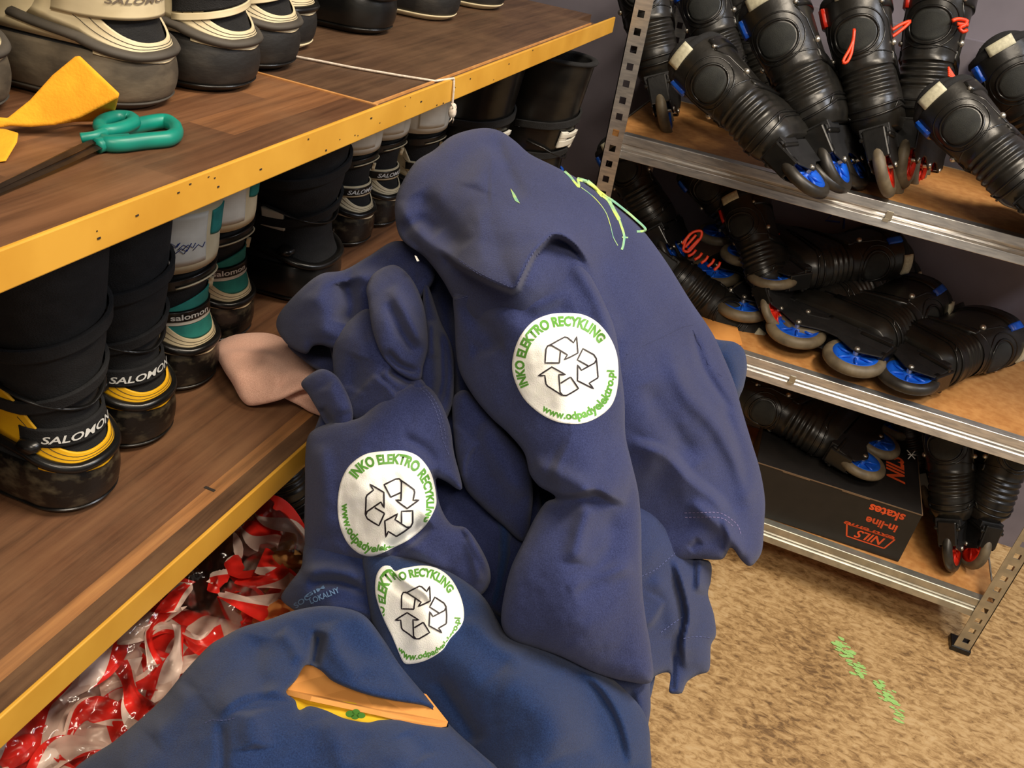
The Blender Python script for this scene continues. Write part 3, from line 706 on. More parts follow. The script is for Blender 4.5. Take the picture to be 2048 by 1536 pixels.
    # wheels
    for wx in WX:
        pf = [(.040, -.0095), (.046, -.011), (.0515, -.0085), (.0545, -.005), (WR, 0), (.0545, .005), (.0515, .0085), (.046, .011), (.040, .0095)]
        w = MB().lathe(pf, 44, 'y', (wx, 0, WR)).build('wheel', tyre, g)
        hb = MB(); P = [(.0001, -.0075), (.010, -.0078), (.0105, -.004), (.024, -.0035), (.030, -.006), (.040, -.0095), (.0405, 0), (.040, .0095), (.030, .006), (.024, .0035), (.0105, .004), (.010, .0078), (.0001, .0075)]
        hb.lathe(P, 36, 'y', (wx, 0, WR))
        for k in range(6):
            t = k*PI/3; c_, s_ = math.cos(t), math.sin(t)
            for sy in (-1, 1): hb.tube([(wx+.009*c_, sy*.0055, WR+.009*s_), (wx+.034*c_, sy*.0068, WR+.034*s_)], .0026, 6)
        hb.build('hub', hub, w)
        bl = MB().lathe([(.0001, -.0225), (.004, -.0225), (.0052, -.0205), (.0052, .0205), (.004, .0225), (.0001, .0225)], 16, 'y', (wx, 0, WR)).build('axle_bolt', 'rivet', w)
    for o in kids(g):
        if o.name.startswith('wheel'): continue
        for v in o.data.vertices:
            if v.co.z > .124: v.co.z = .124+(v.co.z-.124)*KZ
    return g
protos = {}
W0 = np.array([WX[0], 0, WR]); C0 = np.array([-.016, 0, .124+(.350-.124)*1.02]); LW = np.linalg.norm(C0-W0)
def put_skate(kind, label, group, wp, wspec, cp, yaw=0, pitch=6, sc=1.0, flat=None):
    """rear wheel at one spot of the photo, cuff towards another; the toe points away, turned by yaw and dipped by pitch"""
    if kind not in protos:
        hub, lace, ty = dict(blue=('blue', 'darkblue', 'tyre'), orange=('redhub', 'orange', 'tyre'), bluedark=('blue', 'darkblue', 'tyredark'), orangedark=('redhub', 'orange', 'tyredark'))[kind]
        g = inline_skate(hub, lace, label, group, ty); protos[kind] = g
    else: g = dup(protos[kind], label, group)
    Pw = on(wp, *wspec); r = rayw(cp); ya, pi_ = math.radians(yaw), math.radians(pitch)
    x = np.array([math.sin(ya)*math.cos(pi_), math.cos(ya)*math.cos(pi_), -math.sin(pi_)])
    t = ((Pw-C)@x)/(r@x); u = C+r*t-Pw
    if flat is not None:      # lying on its side
        u = on(cp, 'z', Pw[2]+flat)-Pw; x = np.array([-u[1], u[0], 0.])*(1 if u[0] > 0 else -1); x /= np.linalg.norm(x); u = u/np.linalg.norm(u)*LW*sc
    Lr = np.linalg.norm(u); u /= Lr
    if not .75 < Lr/(LW*sc) < 1.3: print('SKATE', label[:40], 'asked/real length', round(Lr/(LW*sc), 2))
    l = C0-W0; l /= np.linalg.norm(l); y = np.cross(u, x)
    lx = np.array([1., 0, 0])-l[0]*l; lx /= np.linalg.norm(lx); ly = np.cross(l, lx)
    Rm = np.stack([x, y, u], 1) @ np.stack([lx, ly, l], 1).T; loc = Pw-Rm@W0*sc; Rm = Rm*sc
    g.matrix_world = Matrix([[*Rm[i], loc[i]] for i in range(3)]+[[0, 0, 0, 1]])
    return g
T, Mi, Bo = SHZ
GT = 'inline skates on the top rack shelf'; GM = 'inline skates on the middle rack shelf'; GB = 'inline skates on the bottom rack shelf'
S = put_skate
S('blue', 'black inline skate directly beside the steel post on the top rack shelf', GT, (1328, 222), ('y', 1.85), (1275, -60), yaw=-8)
S('blue', 'black skate with its wheels hidden, second from the steel post, upper back row', GT, (1480, 230), ('y', 2.00), (1388, -50), yaw=-5)
S('bluedark', 'black skate leaning far left, its blue hub wheel over the top shelf lip', GT, (1608, 350), ('z', T+.056), (1388, 140), yaw=9, pitch=2, sc=.94)
S('bluedark', 'black skate with blue tab and near edge-on wheel, right of the far-leaning one', GT, (1668, 328), ('z', T+.058), (1545, 60), yaw=9, pitch=2)
S('orange', 'black skate with an orange lace loop hanging down its cuff on the top shelf', GT, (1768, 335), ('z', T+.057), (1703, 25), yaw=8)
S('orange', 'black skate with orange lace knot at its right and an orange hub wheel', GT, (1815, 318), ('z', T+.057), (1866, 10), yaw=15)
S('blue', 'black skate leaning from upper left to the lower right corner of the top shelf', GT, (2118, 448), ('z', T+.062), (1895, 225), yaw=16, sc=.95)
S('blue', 'black skate with a pale size label, cut by the right edge of the picture', GT, (2150, 380), ('y', 1.95), (2025, 140), yaw=0)
S('orange', 'black skate standing in the back row behind the leaning blue hub skates', GT, (1560, 260), ('y', 2.06), (1490, 10), yaw=0)
# middle shelf
S('bluedark', 'black skate upright behind the steel post foot on the middle rack shelf', GM, (1335, 500), ('y', 1.90), (1225, 300), yaw=-5, sc=.86)
S('blue', 'black skate leaning up behind the others, left on the middle shelf', GM, (1530, 515), ('y', 1.95), (1412, 375), yaw=0, sc=.85)
S('orange', 'black skate lying tail out with bright orange laces beside the hoodie shoulder', GM, (1290, 500), ('y', 1.83), (1478, 650), yaw=-12, pitch=25)
S('blue', 'black skate on its side at the back, highest blue hub wheel on the middle shelf', GM, (1545, 552), ('z', Mi+.12), (1800, 530), flat=.05)
S('blue', 'black skate on its side, grey-tyred blue wheel, centre of the middle shelf', GM, (1612, 640), ('z', Mi+.052), (1850, 560), flat=.06, sc=1.1)
S('blue', 'black skate on its side, its blue hub wheel second from the right', GM, (1708, 716), ('z', Mi+.045), (2010, 575), flat=.06, sc=1.14)
S('bluedark', 'black skate on its side, shiny black tyre and blue hub, front right', GM, (1815, 752), ('z', Mi+.040), (2150, 685), flat=.03, sc=1.12)
S('orange', 'black skate with a beige tyre seen edge on, behind the middle blue wheels', GM, (1550, 622), ('y', 1.84), (1480, 450), yaw=22, sc=.85)
# bottom shelf
S('blue', 'black skate lying on the black shoe box, blue hub wheel with grey tyre', GB, (1722, 925), ('y', 1.82), (1505, 815), flat=.03)
S('orangedark', 'black skate standing heel out with a black tyre edge on, right on the bottom shelf', GB, (1905, 1095), ('z', Bo+.054), (1886, 860), yaw=18, sc=.98)
S('orange', 'black skate with a red hub wheel on the bottom shelf, furthest right', GB, (1948, 1090), ('z', Bo+.058), (2050, 900), yaw=-20, sc=.98)
S('bluedark', 'black skate in the dark behind the black box, below the middle shelf', GB, (1760, 940), ('y', 2.06), (1690, 760), yaw=0, sc=.8)
S('orange', 'black skate with a small white mark standing behind the black box end', GB, (1850, 980), ('y', 2.00), (1815, 850), yaw=0, sc=.8)
S('orangedark', 'black skate in the shade beneath the lowest wooden shelf edge', 'skates beside the wooden shelf', (600, 1075), ('x', -.58), (560, 900), yaw=-60, sc=.8)
# ------------------------------------------------------------ lace loops that stand out
def tubep(name, pts, r, m, parent=None, seg=8):
    return MB().tube(pts, r, seg).build(name, m, parent)
def px_line(pts, d0, step=4):
    P = spline(pts, False, step); return at(P[:, 0], P[:, 1], np.full(len(P), d0)) if np.isscalar(d0) else at(P[:, 0], P[:, 1], np.interp(np.arange(len(P))/(len(P)-1), np.linspace(0, 1, len(d0)), d0))
def near_depth(label):
    o = [o for o in COL.objects if o.get('label', '').startswith(label)][0]; p = np.array(o.matrix_world @ Vector((-.02, 0, .30))); return float(M[2]@(p-C)), o
def lace(label, curves, r, m, dd=0.0, name='lace_loop'):
    d, o = near_depth(label); mb = MB()
    for c in curves: mb.tube(px_line(c, d-.012-dd), r, 6)
    ob = mb.build(name, m, None); ob.parent = o; ob.matrix_parent_inverse = o.matrix_world.inverted()
lace('black skate with an orange lace loop', [[(1708, 58), (1706, 80), (1698, 100), (1688, 118), (1686, 126), (1694, 124), (1702, 108), (1706, 85), (1709, 60)]], .0028, 'orange')
lace('black skate with orange lace knot', [[(1776, 30), (1781, 52), (1783, 60), (1800, 50), (1820, 42), (1812, 52), (1792, 68), (1780, 76)]], .0030, 'orange')
lace('black skate with orange lace knot', [[(1904, 42), (1916, 38), (1934, 42), (1928, 52), (1918, 56), (1926, 64), (1934, 60)], [(1914, 48), (1936, 50)]], .0036, 'orange')
lace('black skate with orange lace knot', [[(1896, 138+4*i), (1912+3*i, 158+4*i), (1926+2*i, 182+3*i)] for i in range(-1, 4)], .0022, 'orange')
lace('black skate lying tail out', [[(1366, 500), (1372, 480), (1385, 465), (1402, 462), (1402, 474), (1388, 492), (1376, 504), (1366, 500)], [(1370, 495), (1392, 470)], [(1375, 502), (1398, 478)], [(1364, 488), (1380, 468)]]+
     [[(1392+12*i, 500+6*i), (1385+13*i, 508+6*i), (1376+13*i, 512+7*i)] for i in range(5)], .0030, 'orange', .06)
lace('black skate with a small white mark', [[(1814, 900), (1830, 918)], [(1830, 902), (1816, 918)], [(1816, 909), (1832, 910)]], .0012, 'whitetxt', .05, 'white_mark')
# ------------------------------------------------------------ the heap of hoodies
def hoodie(label): return empty('hoodie', label, 'hoodie', 'navy hoodies heaped in front of the shelves')
def rel(name, m, parent, outline, depths, folds=(), **kw):
    r = Relief(outline, depths, folds, **kw); r.build(name, m, parent); return r
# H1: the top hoodie
h1 = hoodie('navy hoodie on top of the heap, hood up, round white patch on its hanging sleeve')
T1 = rel('body', 'navy', h1,
 [(868, 300), (900, 274), (935, 261), (972, 256), (1002, 263), (1030, 282), (1060, 308), (1110, 333), (1160, 360), (1215, 400), (1280, 455), (1330, 520), (1380, 600), (1424, 665), (1450, 720), (1470, 770), (1484, 820), (1502, 880), (1520, 940), (1530, 1000), (1528, 1050),
  (1523, 1105), (1502, 1132), (1484, 1122), (1462, 1095), (1445, 1118), (1405, 1118), (1384, 1118), (1340, 1125), (1290, 1140), (1240, 1060), (1200, 960), (1100, 820), (1000, 700), (940, 640), (908, 600), (885, 560), (850, 515), (803, 478), (790, 430), (795, 385), (830, 325)],
 [(975, 256, .99), (870, 300, .955), (795, 400, .925), (830, 470, .90), (950, 400, .85), (1100, 420, .865), (1030, 570, .775), (930, 540, .83), (1215, 410, .94), (1330, 520, .985), (1280, 560, .91), (1424, 665, 1.01), (1250, 700, .85), (1350, 850, .88), (1480, 820, .99),
  (1525, 1000, 1.0), (1450, 1080, .93), (1300, 1060, .92), (1150, 600, .845), (1000, 720, .87)],
 [('s', [(1190, 560), (1168, 520), (1142, 488), (1112, 474), (1088, 490), (1066, 515), (1044, 560), (1030, 582), (1000, 575), (960, 556), (920, 535), (890, 510), (860, 480)], .036, 7, 110),
  ('v' if 0 else 's', [(795, 470), (830, 500), (860, 560), (900, 600)], .012, 10, 60),
  ('r', [(800, 395), (815, 440), (850, 480), (900, 520)], .010, 16), ('r', [(835, 380), (870, 430), (930, 500)], -.012, 22), ('r', [(985, 262), (1000, 300), (1020, 350), (1050, 400)], -.007, 14), ('r', [(990, 300), (965, 340), (950, 380)], .006, 24),
  ('r', [(800, 470), (840, 440), (880, 470)], -.010, 14),
  ('r', [(1120, 480), (1170, 540), (1205, 620), (1240, 700)], .008, 22), ('r', [(1330, 670), (1370, 780), (1440, 860), (1490, 960), (1500, 1060)], .014, 20), ('r', [(1385, 660), (1410, 740), (1470, 830)], -.008, 9),
  ('s', [(1250, 880), (1330, 900), (1385, 955), (1440, 1000), (1475, 1060)], .022, 16, 60), ('r', [(1290, 760), (1330, 840), (1400, 930)], -.010, 24), ('r', [(1440, 800), (1480, 900), (1500, 990)], -.009, 12),
  ('r', [(1375, 1000), (1420, 1035), (1460, 1070), (1490, 1120)], .010, 14), ('r', [(1400, 1080), (1380, 1100)], -.004, 8), ('s', [(1446, 1110), (1452, 1070), (1440, 1030)], .008, 6, 30)],
 noise=.0034, nscale=75, seed=1, thick=.10, R=.017)
S1 = rel('sleeve', 'navy', h1,
 [(906, 590), (909, 640), (912, 700), (920, 745), (950, 797), (985, 838), (1015, 865), (1048, 905), (1060, 948), (1078, 972), (1102, 986), (1112, 996), (1092, 1004), (1070, 1035), (1048, 1080), (1022, 1135), (1008, 1190), (1002, 1240), (1010, 1266), (1030, 1282), (1060, 1292), (1120, 1312), (1190, 1345), (1250, 1362), (1303, 1363),
  (1302, 1300), (1292, 1240), (1285, 1180), (1283, 1100), (1282, 1040), (1276, 980), (1262, 920), (1251, 870), (1249, 800), (1242, 740), (1230, 660), (1206, 600), (1180, 550), (1150, 510), (1110, 480), (1060, 490), (1000, 520), (950, 525), (915, 555)],
 [(910, 600, .842), (930, 700, .855), (1130, 737, .788), (1020, 650, .80), (1080, 560, .828), (1180, 570, .835), (1235, 720, .825), (1000, 840, .83), (1130, 860, .79), (1240, 870, .83), (1180, 960, .78), (1270, 980, .825), (1110, 990, .80), (1120, 1100, .765), (1020, 1220, .775), (1160, 1250, .755), (1290, 1200, .81), (1190, 1335, .785), (1300, 1350, .80), (1060, 1285, .785)],
 [('s', [(1260, 1010), (1225, 1000), (1190, 985), (1150, 992), (1110, 990), (1075, 975)], .020, 10, 70), ('r', [(1180, 1000), (1160, 1060), (1150, 1130)], .009, 20), ('r', [(1215, 1010), (1225, 1080), (1190, 1150), (1140, 1190)], -.009, 26),
  ('r', [(1270, 1130), (1200, 1150), (1130, 1180)], .006, 16), ('r', [(920, 600), (960, 650), (1000, 700)], -.006, 20), ('s', [(905, 596), (925, 592), (945, 585)], .006, 5, 20),
  ('r', [(1130, 500), (1190, 590), (1222, 690), (1235, 790)], .008, 16), ('r', [(950, 640), (1020, 620), (1090, 600), (1150, 570)], .006, 20), ('r', [(940, 700), (1010, 690)], -.004, 14), ('r', [(1060, 930), (1120, 950), (1190, 985)], .008, 18), ('r', [(1030, 600), (1070, 640), (1150, 610)], -.006, 22)],
 noise=.0030, nscale=70, seed=2, thick=.06, R=.016)
# H3: hoodie below with layered hems
h3 = hoodie('navy hoodie under the top one, ribbed hem hanging over the floor at the right')
B3 = rel('body', 'navyh', h3,
 [(1180, 900), (1250, 900), (1310, 960), (1370, 1060), (1384, 1110), (1420, 1124), (1422, 1160), (1416, 1188), (1428, 1230), (1432, 1270), (1422, 1290), (1418, 1341), (1395, 1350), (1374, 1364), (1364, 1386), (1350, 1388), (1338, 1384), (1339, 1346), (1303, 1360), (1301, 1420), (1290, 1480), (1276, 1536), (1270, 1570), (1120, 1570), (1100, 1350), (1150, 1150)],
 [(1250, 900, .96), (1370, 1060, .95), (1300, 1100, .875), (1240, 1200, .86), (1420, 1200, .98), (1430, 1270, .98), (1340, 1330, .93), (1290, 1330, .88), (1290, 1480, .87), (1200, 1450, .84)],
 [('s', [(1370, 1350), (1362, 1290), (1372, 1230), (1360, 1170), (1340, 1110)], .020, 7, 60), ('s', [(1390, 1190), (1394, 1120), (1380, 1080)], .014, 7, 40), ('r', [(1300, 1150), (1340, 1200), (1350, 1280)], .006, 18), ('r', [(1345, 1388), (1350, 1300)], -.006, 4),
  ('r', [(1215, 1370), (1240, 1430), (1245, 1500)], -.012, 12), ('r', [(1255, 1370), (1270, 1440), (1265, 1520)], -.010, 10), ('r', [(1235, 1380), (1258, 1450), (1256, 1530)], .006, 8), ('s', [(1330, 1200), (1310, 1240), (1290, 1260)], .005, 6, 40)],
 noise=.0022, nscale=60, seed=3, thick=.10, R=.014)
rel('inner_fold', 'navy2', h3, [(880, 780), (1100, 820), (1300, 900), (1330, 1100), (1300, 1400), (1200, 1560), (900, 1560), (780, 1400), (740, 1150), (860, 1000)], [(900, 800, .97), (1300, 1000, .97), (1200, 1500, .90), (850, 1300, .88), (1000, 1150, .93)], [('r', [(1000, 950), (1010, 1100), (980, 1250)], .02, 26)], seed=31, noise=.005, thick=.06)
h7 = hoodie('navy hoodie bulging out behind the heap beside the chipboard shelf edge')
rel('body', 'navy2', h7, [(1400, 660), (1432, 678), (1468, 684), (1488, 700), (1494, 735), (1487, 775), (1478, 800), (1486, 850), (1500, 930), (1450, 950), (1400, 900), (1360, 760)],
 [(1400, 660, 1.06), (1490, 730, 1.10), (1480, 900, 1.06), (1400, 850, 1.05)], [('r', [(1440, 690), (1470, 740), (1470, 800)], .01, 20)], seed=4, thick=.1, R=.02)
# H2: left bunch
h2 = hoodie('crumpled navy hoodie at the left of the heap, round patch on its lower sleeve')
rel('body', 'navy3', h2, [(640, 600), (700, 560), (800, 500), (880, 500), (960, 600), (1040, 760), (1075, 950), (1090, 1120), (1040, 1240), (960, 1210), (800, 1150), (690, 1130), (625, 1120), (612, 1000), (616, 900), (640, 830), (668, 745)],
 [(640, 620, .965), (860, 560, .965), (950, 700, .93), (1000, 1000, .93), (1000, 1180, .90), (700, 1000, .90), (640, 850, .92)], [('r', [(880, 560), (900, 700), (890, 850)], -.02, 26), ('r', [(905, 700), (925, 800), (950, 860)], .012, 14), ('r', [(930, 820), (990, 900), (1040, 1000)], .016, 26)], noise=.005, nscale=60, seed=5, thick=.10)
K = dict(noise=.003, nscale=48, thick=.05)
rel('folded_hood', 'navy', h2, [(553, 655), (560, 625), (602, 578), (642, 548), (688, 540), (738, 512), (792, 482), (850, 500), (868, 560), (805, 625), (738, 640), (702, 690), (668, 697), (642, 690), (625, 693), (612, 708), (578, 692)],
 [(553, 655, .985), (620, 600, .92), (688, 560, .93), (740, 530, .955), (850, 520, .93), (650, 680, .90), (740, 630, .93)], [('r', [(690, 560), (700, 610), (690, 650)], -.022, 20), ('r', [(700, 545), (760, 560), (830, 560)], .012, 18), ('r', [(620, 580), (650, 620), (650, 680)], .008, 24)], seed=6, R=.018, **K)
rel('folded_body', 'navy3', h2, [(575, 690), (612, 690), (640, 690), (690, 690), (700, 720), (680, 745), (640, 742), (606, 720)], [(600, 700, 1.0), (690, 720, .97), (640, 740, .97)], seed=7, **K)
rel('crumpled_sleeve', 'navy', h2, [(666, 730), (670, 680), (700, 640), (738, 618), (772, 660), (800, 720), (852, 772), (806, 800), (748, 832), (702, 838), (676, 800)],
 [(670, 720, .90), (720, 700, .855), (800, 760, .86), (700, 830, .88), (760, 640, .89)], [('s', [(745, 745), (780, 775), (800, 800)], .010, 6, 50), ('r', [(720, 710), (700, 780)], -.007, 20), ('r', [(775, 740), (830, 770)], -.008, 8), ('r', [(765, 740), (790, 770), (800, 760)], .006, 9)], seed=8, **K)
rel('crumpled_cuff', 'navy', h2, [(736, 600), (733, 575), (750, 545), (790, 530), (825, 560), (848, 615), (856, 690), (846, 735), (838, 762), (800, 748), (765, 712), (745, 660)],
 [(740, 590, .885), (800, 560, .885), (780, 640, .835), (850, 700, .86), (810, 745, .85)], [('r', [(775, 600), (800, 660), (840, 710)], -.008, 12), ('r', [(770, 700), (800, 730), (840, 745)], -.009, 7), ('r', [(780, 570), (820, 640), (845, 700)], .008, 14)], seed=9, **K)
rel('pocket_edge', 'navy3', h2, [(850, 560), (880, 640), (905, 700), (906, 800), (884, 845), (850, 800), (838, 730), (845, 640)], [(860, 580, .92), (905, 720, .90), (870, 830, .875), (845, 700, .885)], [('r', [(880, 660), (885, 760), (870, 820)], -.012, 10), ('r', [(862, 640), (866, 720)], .008, 10)], seed=10, **K)
rel('corner_flap', 'navy', h2, [(602, 767), (624, 746), (648, 738), (676, 755), (700, 800), (706, 836), (690, 872), (655, 852), (640, 828), (616, 788)], [(602, 767, .90), (660, 760, .875), (700, 840, .865), (640, 840, .885)], [('r', [(640, 815), (660, 850)], -.012, 8), ('r', [(650, 770), (690, 830)], .005, 20)], seed=11, **K)
P2 = rel('sleeve', 'navy', h2,
 [(616, 1112), (609, 1060), (610, 980), (611, 905), (620, 866), (660, 846), (720, 835), (770, 790), (818, 768), (855, 772), (880, 802), (900, 852), (908, 905), (924, 978), (890, 962), (872, 958), (880, 1010), (902, 1048), (932, 1056), (958, 1090), (978, 1132), (980, 1165), (958, 1192), (925, 1180), (875, 1140), (830, 1124), (750, 1120), (700, 1122), (660, 1120)],
 [(775, 1005, .812), (700, 960, .825), (622, 900, .875), (614, 1050, .875), (900, 900, .85), (950, 1130, .835), (840, 800, .845), (740, 830, .85), (680, 1105, .85), (850, 1000, .82), (870, 1110, .83), (910, 970, .85)],
 [('s', [(980, 1165), (940, 1080), (905, 1020), (878, 970), (866, 940)], .012, 8, 45), ('r', [(860, 940), (875, 960), (920, 980)], -.008, 10), ('r', [(800, 870), (850, 900), (880, 935)], -.005, 12), ('r', [(640, 880), (650, 980), (650, 1080)], .008, 22), ('r', [(680, 1100), (720, 1060), (690, 1000)], -.004, 30),
  ('r', [(770, 1105), (820, 1075), (860, 1040)], -.014, 16), ('s', [(845, 1060), (800, 1095), (750, 1112), (690, 1108)], .008, 7, 60), ('r', [(930, 1070), (950, 1120), (960, 1170)], .006, 10), ('r', [(800, 1085), (840, 1105), (900, 1150)], .006, 16), ('r', [(780, 940), (800, 975), (785, 1010)], -.0025, 9)],
 noise=.0028, nscale=60, seed=12, thick=.06, R=.018)
rel('side_panel', 'navy', h2, [(905, 800), (930, 780), (965, 812), (1015, 868), (1048, 908), (1064, 960), (1064, 1020), (1048, 1082), (1005, 1050), (960, 1010), (930, 975), (912, 910)],
 [(915, 820, .885), (1000, 880, .875), (1060, 980, .87), (1000, 1030, .89), (930, 950, .88)], [('s', [(960, 880), (935, 920), (930, 970)], .008, 7, 60), ('r', [(960, 840), (1000, 920), (1050, 1000)], .008, 26)], noise=.0025, nscale=60, seed=13, thick=.05, R=.014)
# H6: dark printed t-shirt
h6 = empty('t_shirt', 'dark navy t-shirt with small pale blue print, between the sleeve patches and the shelf', 't-shirt')
P6 = rel('body', 'tee', h6, [(616, 1080), (602, 1135), (578, 1168), (562, 1196), (582, 1216), (612, 1230), (690, 1240), (770, 1260), (830, 1250), (800, 1160), (760, 1100), (690, 1070)],
 [(616, 1090, .88), (565, 1195, .88), (600, 1170, .85), (700, 1180, .835), (800, 1230, .85), (690, 1240, .835)], [('r', [(600, 1150), (660, 1140), (730, 1160)], .008, 14), ('r', [(610, 1170), (680, 1165), (740, 1190)], -.007, 10), ('r', [(640, 1225), (690, 1215), (760, 1235)], .005, 12)], noise=.002, nscale=40, seed=14, thick=.04)
# H4: hoodie whose sleeve shows the third patch
h4 = hoodie('blue navy hoodie in the middle front with the lowest, creased round patch')
P4 = rel('sleeve', 'navy2', h4,
 [(730, 1108), (800, 1112), (872, 1132), (930, 1162), (972, 1200), (1010, 1262), (1060, 1280), (1120, 1300), (1200, 1340), (1250, 1380), (1288, 1425), (1300, 1480), (1285, 1570), (1000, 1580), (900, 1540), (820, 1440), (770, 1340), (745, 1250), (732, 1170)],
 [(745, 1120, .832), (840, 1225, .782), (930, 1200, .81), (1000, 1270, .80), (1100, 1300, .80), (1200, 1350, .81), (1290, 1440, .83), (1100, 1450, .725), (950, 1350, .745), (1250, 1540, .79), (1050, 1560, .70), (790, 1240, .81), (880, 1410, .775), (960, 1530, .74)],
 [('r', [(1000, 1330), (1080, 1420), (1130, 1520)], .009, 50), ('r', [(1130, 1330), (1190, 1420), (1200, 1530)], -.008, 40), ('s', [(1260, 1540), (1240, 1450), (1200, 1380), (1150, 1340)], .010, 10, 60), ('r', [(788, 1140), (815, 1165), (850, 1185), (870, 1215)], .005, 7), ('r', [(775, 1155), (800, 1180), (840, 1205)], -.004, 8), ('r', [(870, 1350), (960, 1490)], -.006, 16), ('r', [(930, 1230), (990, 1290), (1050, 1320)], .006, 20)],
 noise=.0034, nscale=90, seed=15, thick=.08, R=.016)
# H5: foreground hoodie with an open neck
h5 = hoodie('blue navy hoodie spread across the bottom front, gap showing orange card')
hole = [(612, 1330), (640, 1340), (665, 1362), (720, 1385), (780, 1400), (850, 1412), (880, 1430), (896, 1454), (840, 1449), (795, 1440), (760, 1440), (735, 1445), (690, 1437), (650, 1420), (618, 1412), (598, 1420), (590, 1400), (572, 1384), (592, 1360)]
P5 = rel('body', 'navy2', h5,
 [(120, 1580), (150, 1536), (188, 1508), (230, 1481), (320, 1402), (372, 1340), (420, 1290), (450, 1272), (485, 1254), (540, 1238), (585, 1222), (640, 1212), (690, 1216), (730, 1232), (768, 1280), (800, 1330), (850, 1390), (905, 1455), (960, 1505), (1020, 1560), (1040, 1620), (100, 1620)],
 [(150, 1550, .70), (320, 1410, .735), (430, 1290, .765), (500, 1255, .79), (640, 1215, .81), (730, 1240, .80), (800, 1335, .775), (900, 1450, .745), (1000, 1550, .71), (600, 1300, .765), (450, 1400, .69), (600, 1480, .665), (800, 1520, .665), (300, 1530, .655), (600, 1600, .64), (720, 1340, .765)],
 [('r', [(640, 1262), (632, 1300), (625, 1335)], -.016, 10), ('r', [(655, 1240), (670, 1300), (720, 1360)], .008, 22), ('s', [(760, 1255), (790, 1320), (860, 1400), (940, 1490), (1010, 1560)], -.006, 5, 40), ('s', [(600, 1400), (540, 1390), (490, 1400), (430, 1440)], .008, 12, 60), ('r', [(520, 1270), (510, 1340), (540, 1390)], -.007, 26), ('r', [(440, 1440), (445, 1500), (440, 1570)], -.005, 12), ('r', [(500, 1420), (510, 1500)], .007, 30),
  ('r', [(650, 1430), (680, 1500), (690, 1560)], .006, 30), ('r', [(560, 1260), (590, 1300), (600, 1330)], .005, 14), ('r', [(380, 1370), (350, 1430), (300, 1480)], .006, 26), ('r', [(820, 1460), (850, 1520)], -.005, 24)],
 holes=[hole], noise=.0036, nscale=85, seed=16, thick=.035, R=.010)
# stitching and prints
ST = (5.0, 3.0)
band_on(T1, [[(916, 517), (960, 546), (1000, 565), (1026, 574), (1041, 556), (1062, 512), (1084, 488), (1112, 466)], [(919, 522), (962, 551), (1000, 570)]], 1.4, .0008, 'stitching', 'thread', h1, ST)
band_on(T1, [[(1369, 1026), (1405, 1025), (1443, 1027), (1475, 1050), (1483, 1075)], [(1370, 1035), (1443, 1036), (1470, 1056)]], 1.6, .0008, 'stitching', 'thread_pink', h1, ST)
band_on(T1, [[(1254, 709), (1290, 690), (1326, 674), (1365, 654), (1386, 650)], [(1386, 660), (1400, 690), (1416, 728), (1440, 750), (1459, 760)]], 1.8, .0006, 'seam_line', 'navy3', h1, False)
band_on(S1, [[(908, 600), (925, 596), (945, 588)], [(907, 592), (942, 581)]], 1.4, .0008, 'stitching', 'thread', h1, ST)
band_on(B3, [[(1283, 1153), (1310, 1140), (1330, 1124), (1355, 1100), (1373, 1073)], [(1322, 1265), (1345, 1248), (1365, 1234)], [(1367, 1277), (1395, 1273), (1421, 1276)]], 1.5, .0010, 'stitching', 'thread', h3, ST)
band_on(P2, [[(840, 775), (862, 800), (878, 840), (886, 880), (900, 915)], [(846, 773), (868, 798), (884, 838), (892, 878)]], 1.3, .0008, 'stitching', 'thread', h2, ST)
band_on(P5, [[(410, 1446), (425, 1440), (445, 1441), (470, 1436)]], 1.5, .0008, 'stitching', 'thread', h5, ST)
o = lambda x, y: (760+x/2.56, 240+y/2.56)
mb = MB()
for w, ls in ((7, [[(1062, 312), (1100, 345), (1140, 390)], [(1140, 385), (1170, 410), (1200, 465), (1225, 510)], [(1010, 300), (1060, 315)]]), (4.6, [[(945, 262), (975, 290), (1000, 322), (1020, 342), (1012, 300)], [(1140, 385), (1180, 405), (1240, 450), (1300, 500), (1360, 560), (1315, 571)], [(1225, 510), (1245, 570), (1252, 600)], [(1252, 596), (1246, 640), (1238, 664)]]), (3, [[(1240, 600), (1270, 602)], [(1060, 325), (1120, 360), (1165, 395)]]), (1.3, [[(1030, 345), (1065, 370), (1100, 400), (1135, 440), (1160, 480), (1180, 540), (1195, 600), (1218, 643)]])):
    for l in ls: strip(mb, T1, spline([o(*p) for p in l], False, 3), w, .0009)
def poly_on(mb, rel_, pts, lift):
    Q = np.array(pts); c = Q.mean(0); mb.add(np.r_[rel_.pt(Q, lift), rel_.pt([c], lift)], [(i, (i+1) % len(Q), len(Q)) for i in range(len(Q))])
mb.build('lime_print', 'lime', h1); mb = MB(); poly_on(mb, T1, [o(668, 350), o(690, 378), (1040, 407), o(692, 414), o(682, 395)], .001)
mb.build('lime_print', 'lime', h1)
mb = MB(); poly_on(mb, T1, [(829, 511), (833, 512), (839, 522), (834, 523)], .001); mb.build('white_tag', 'patch', h1)
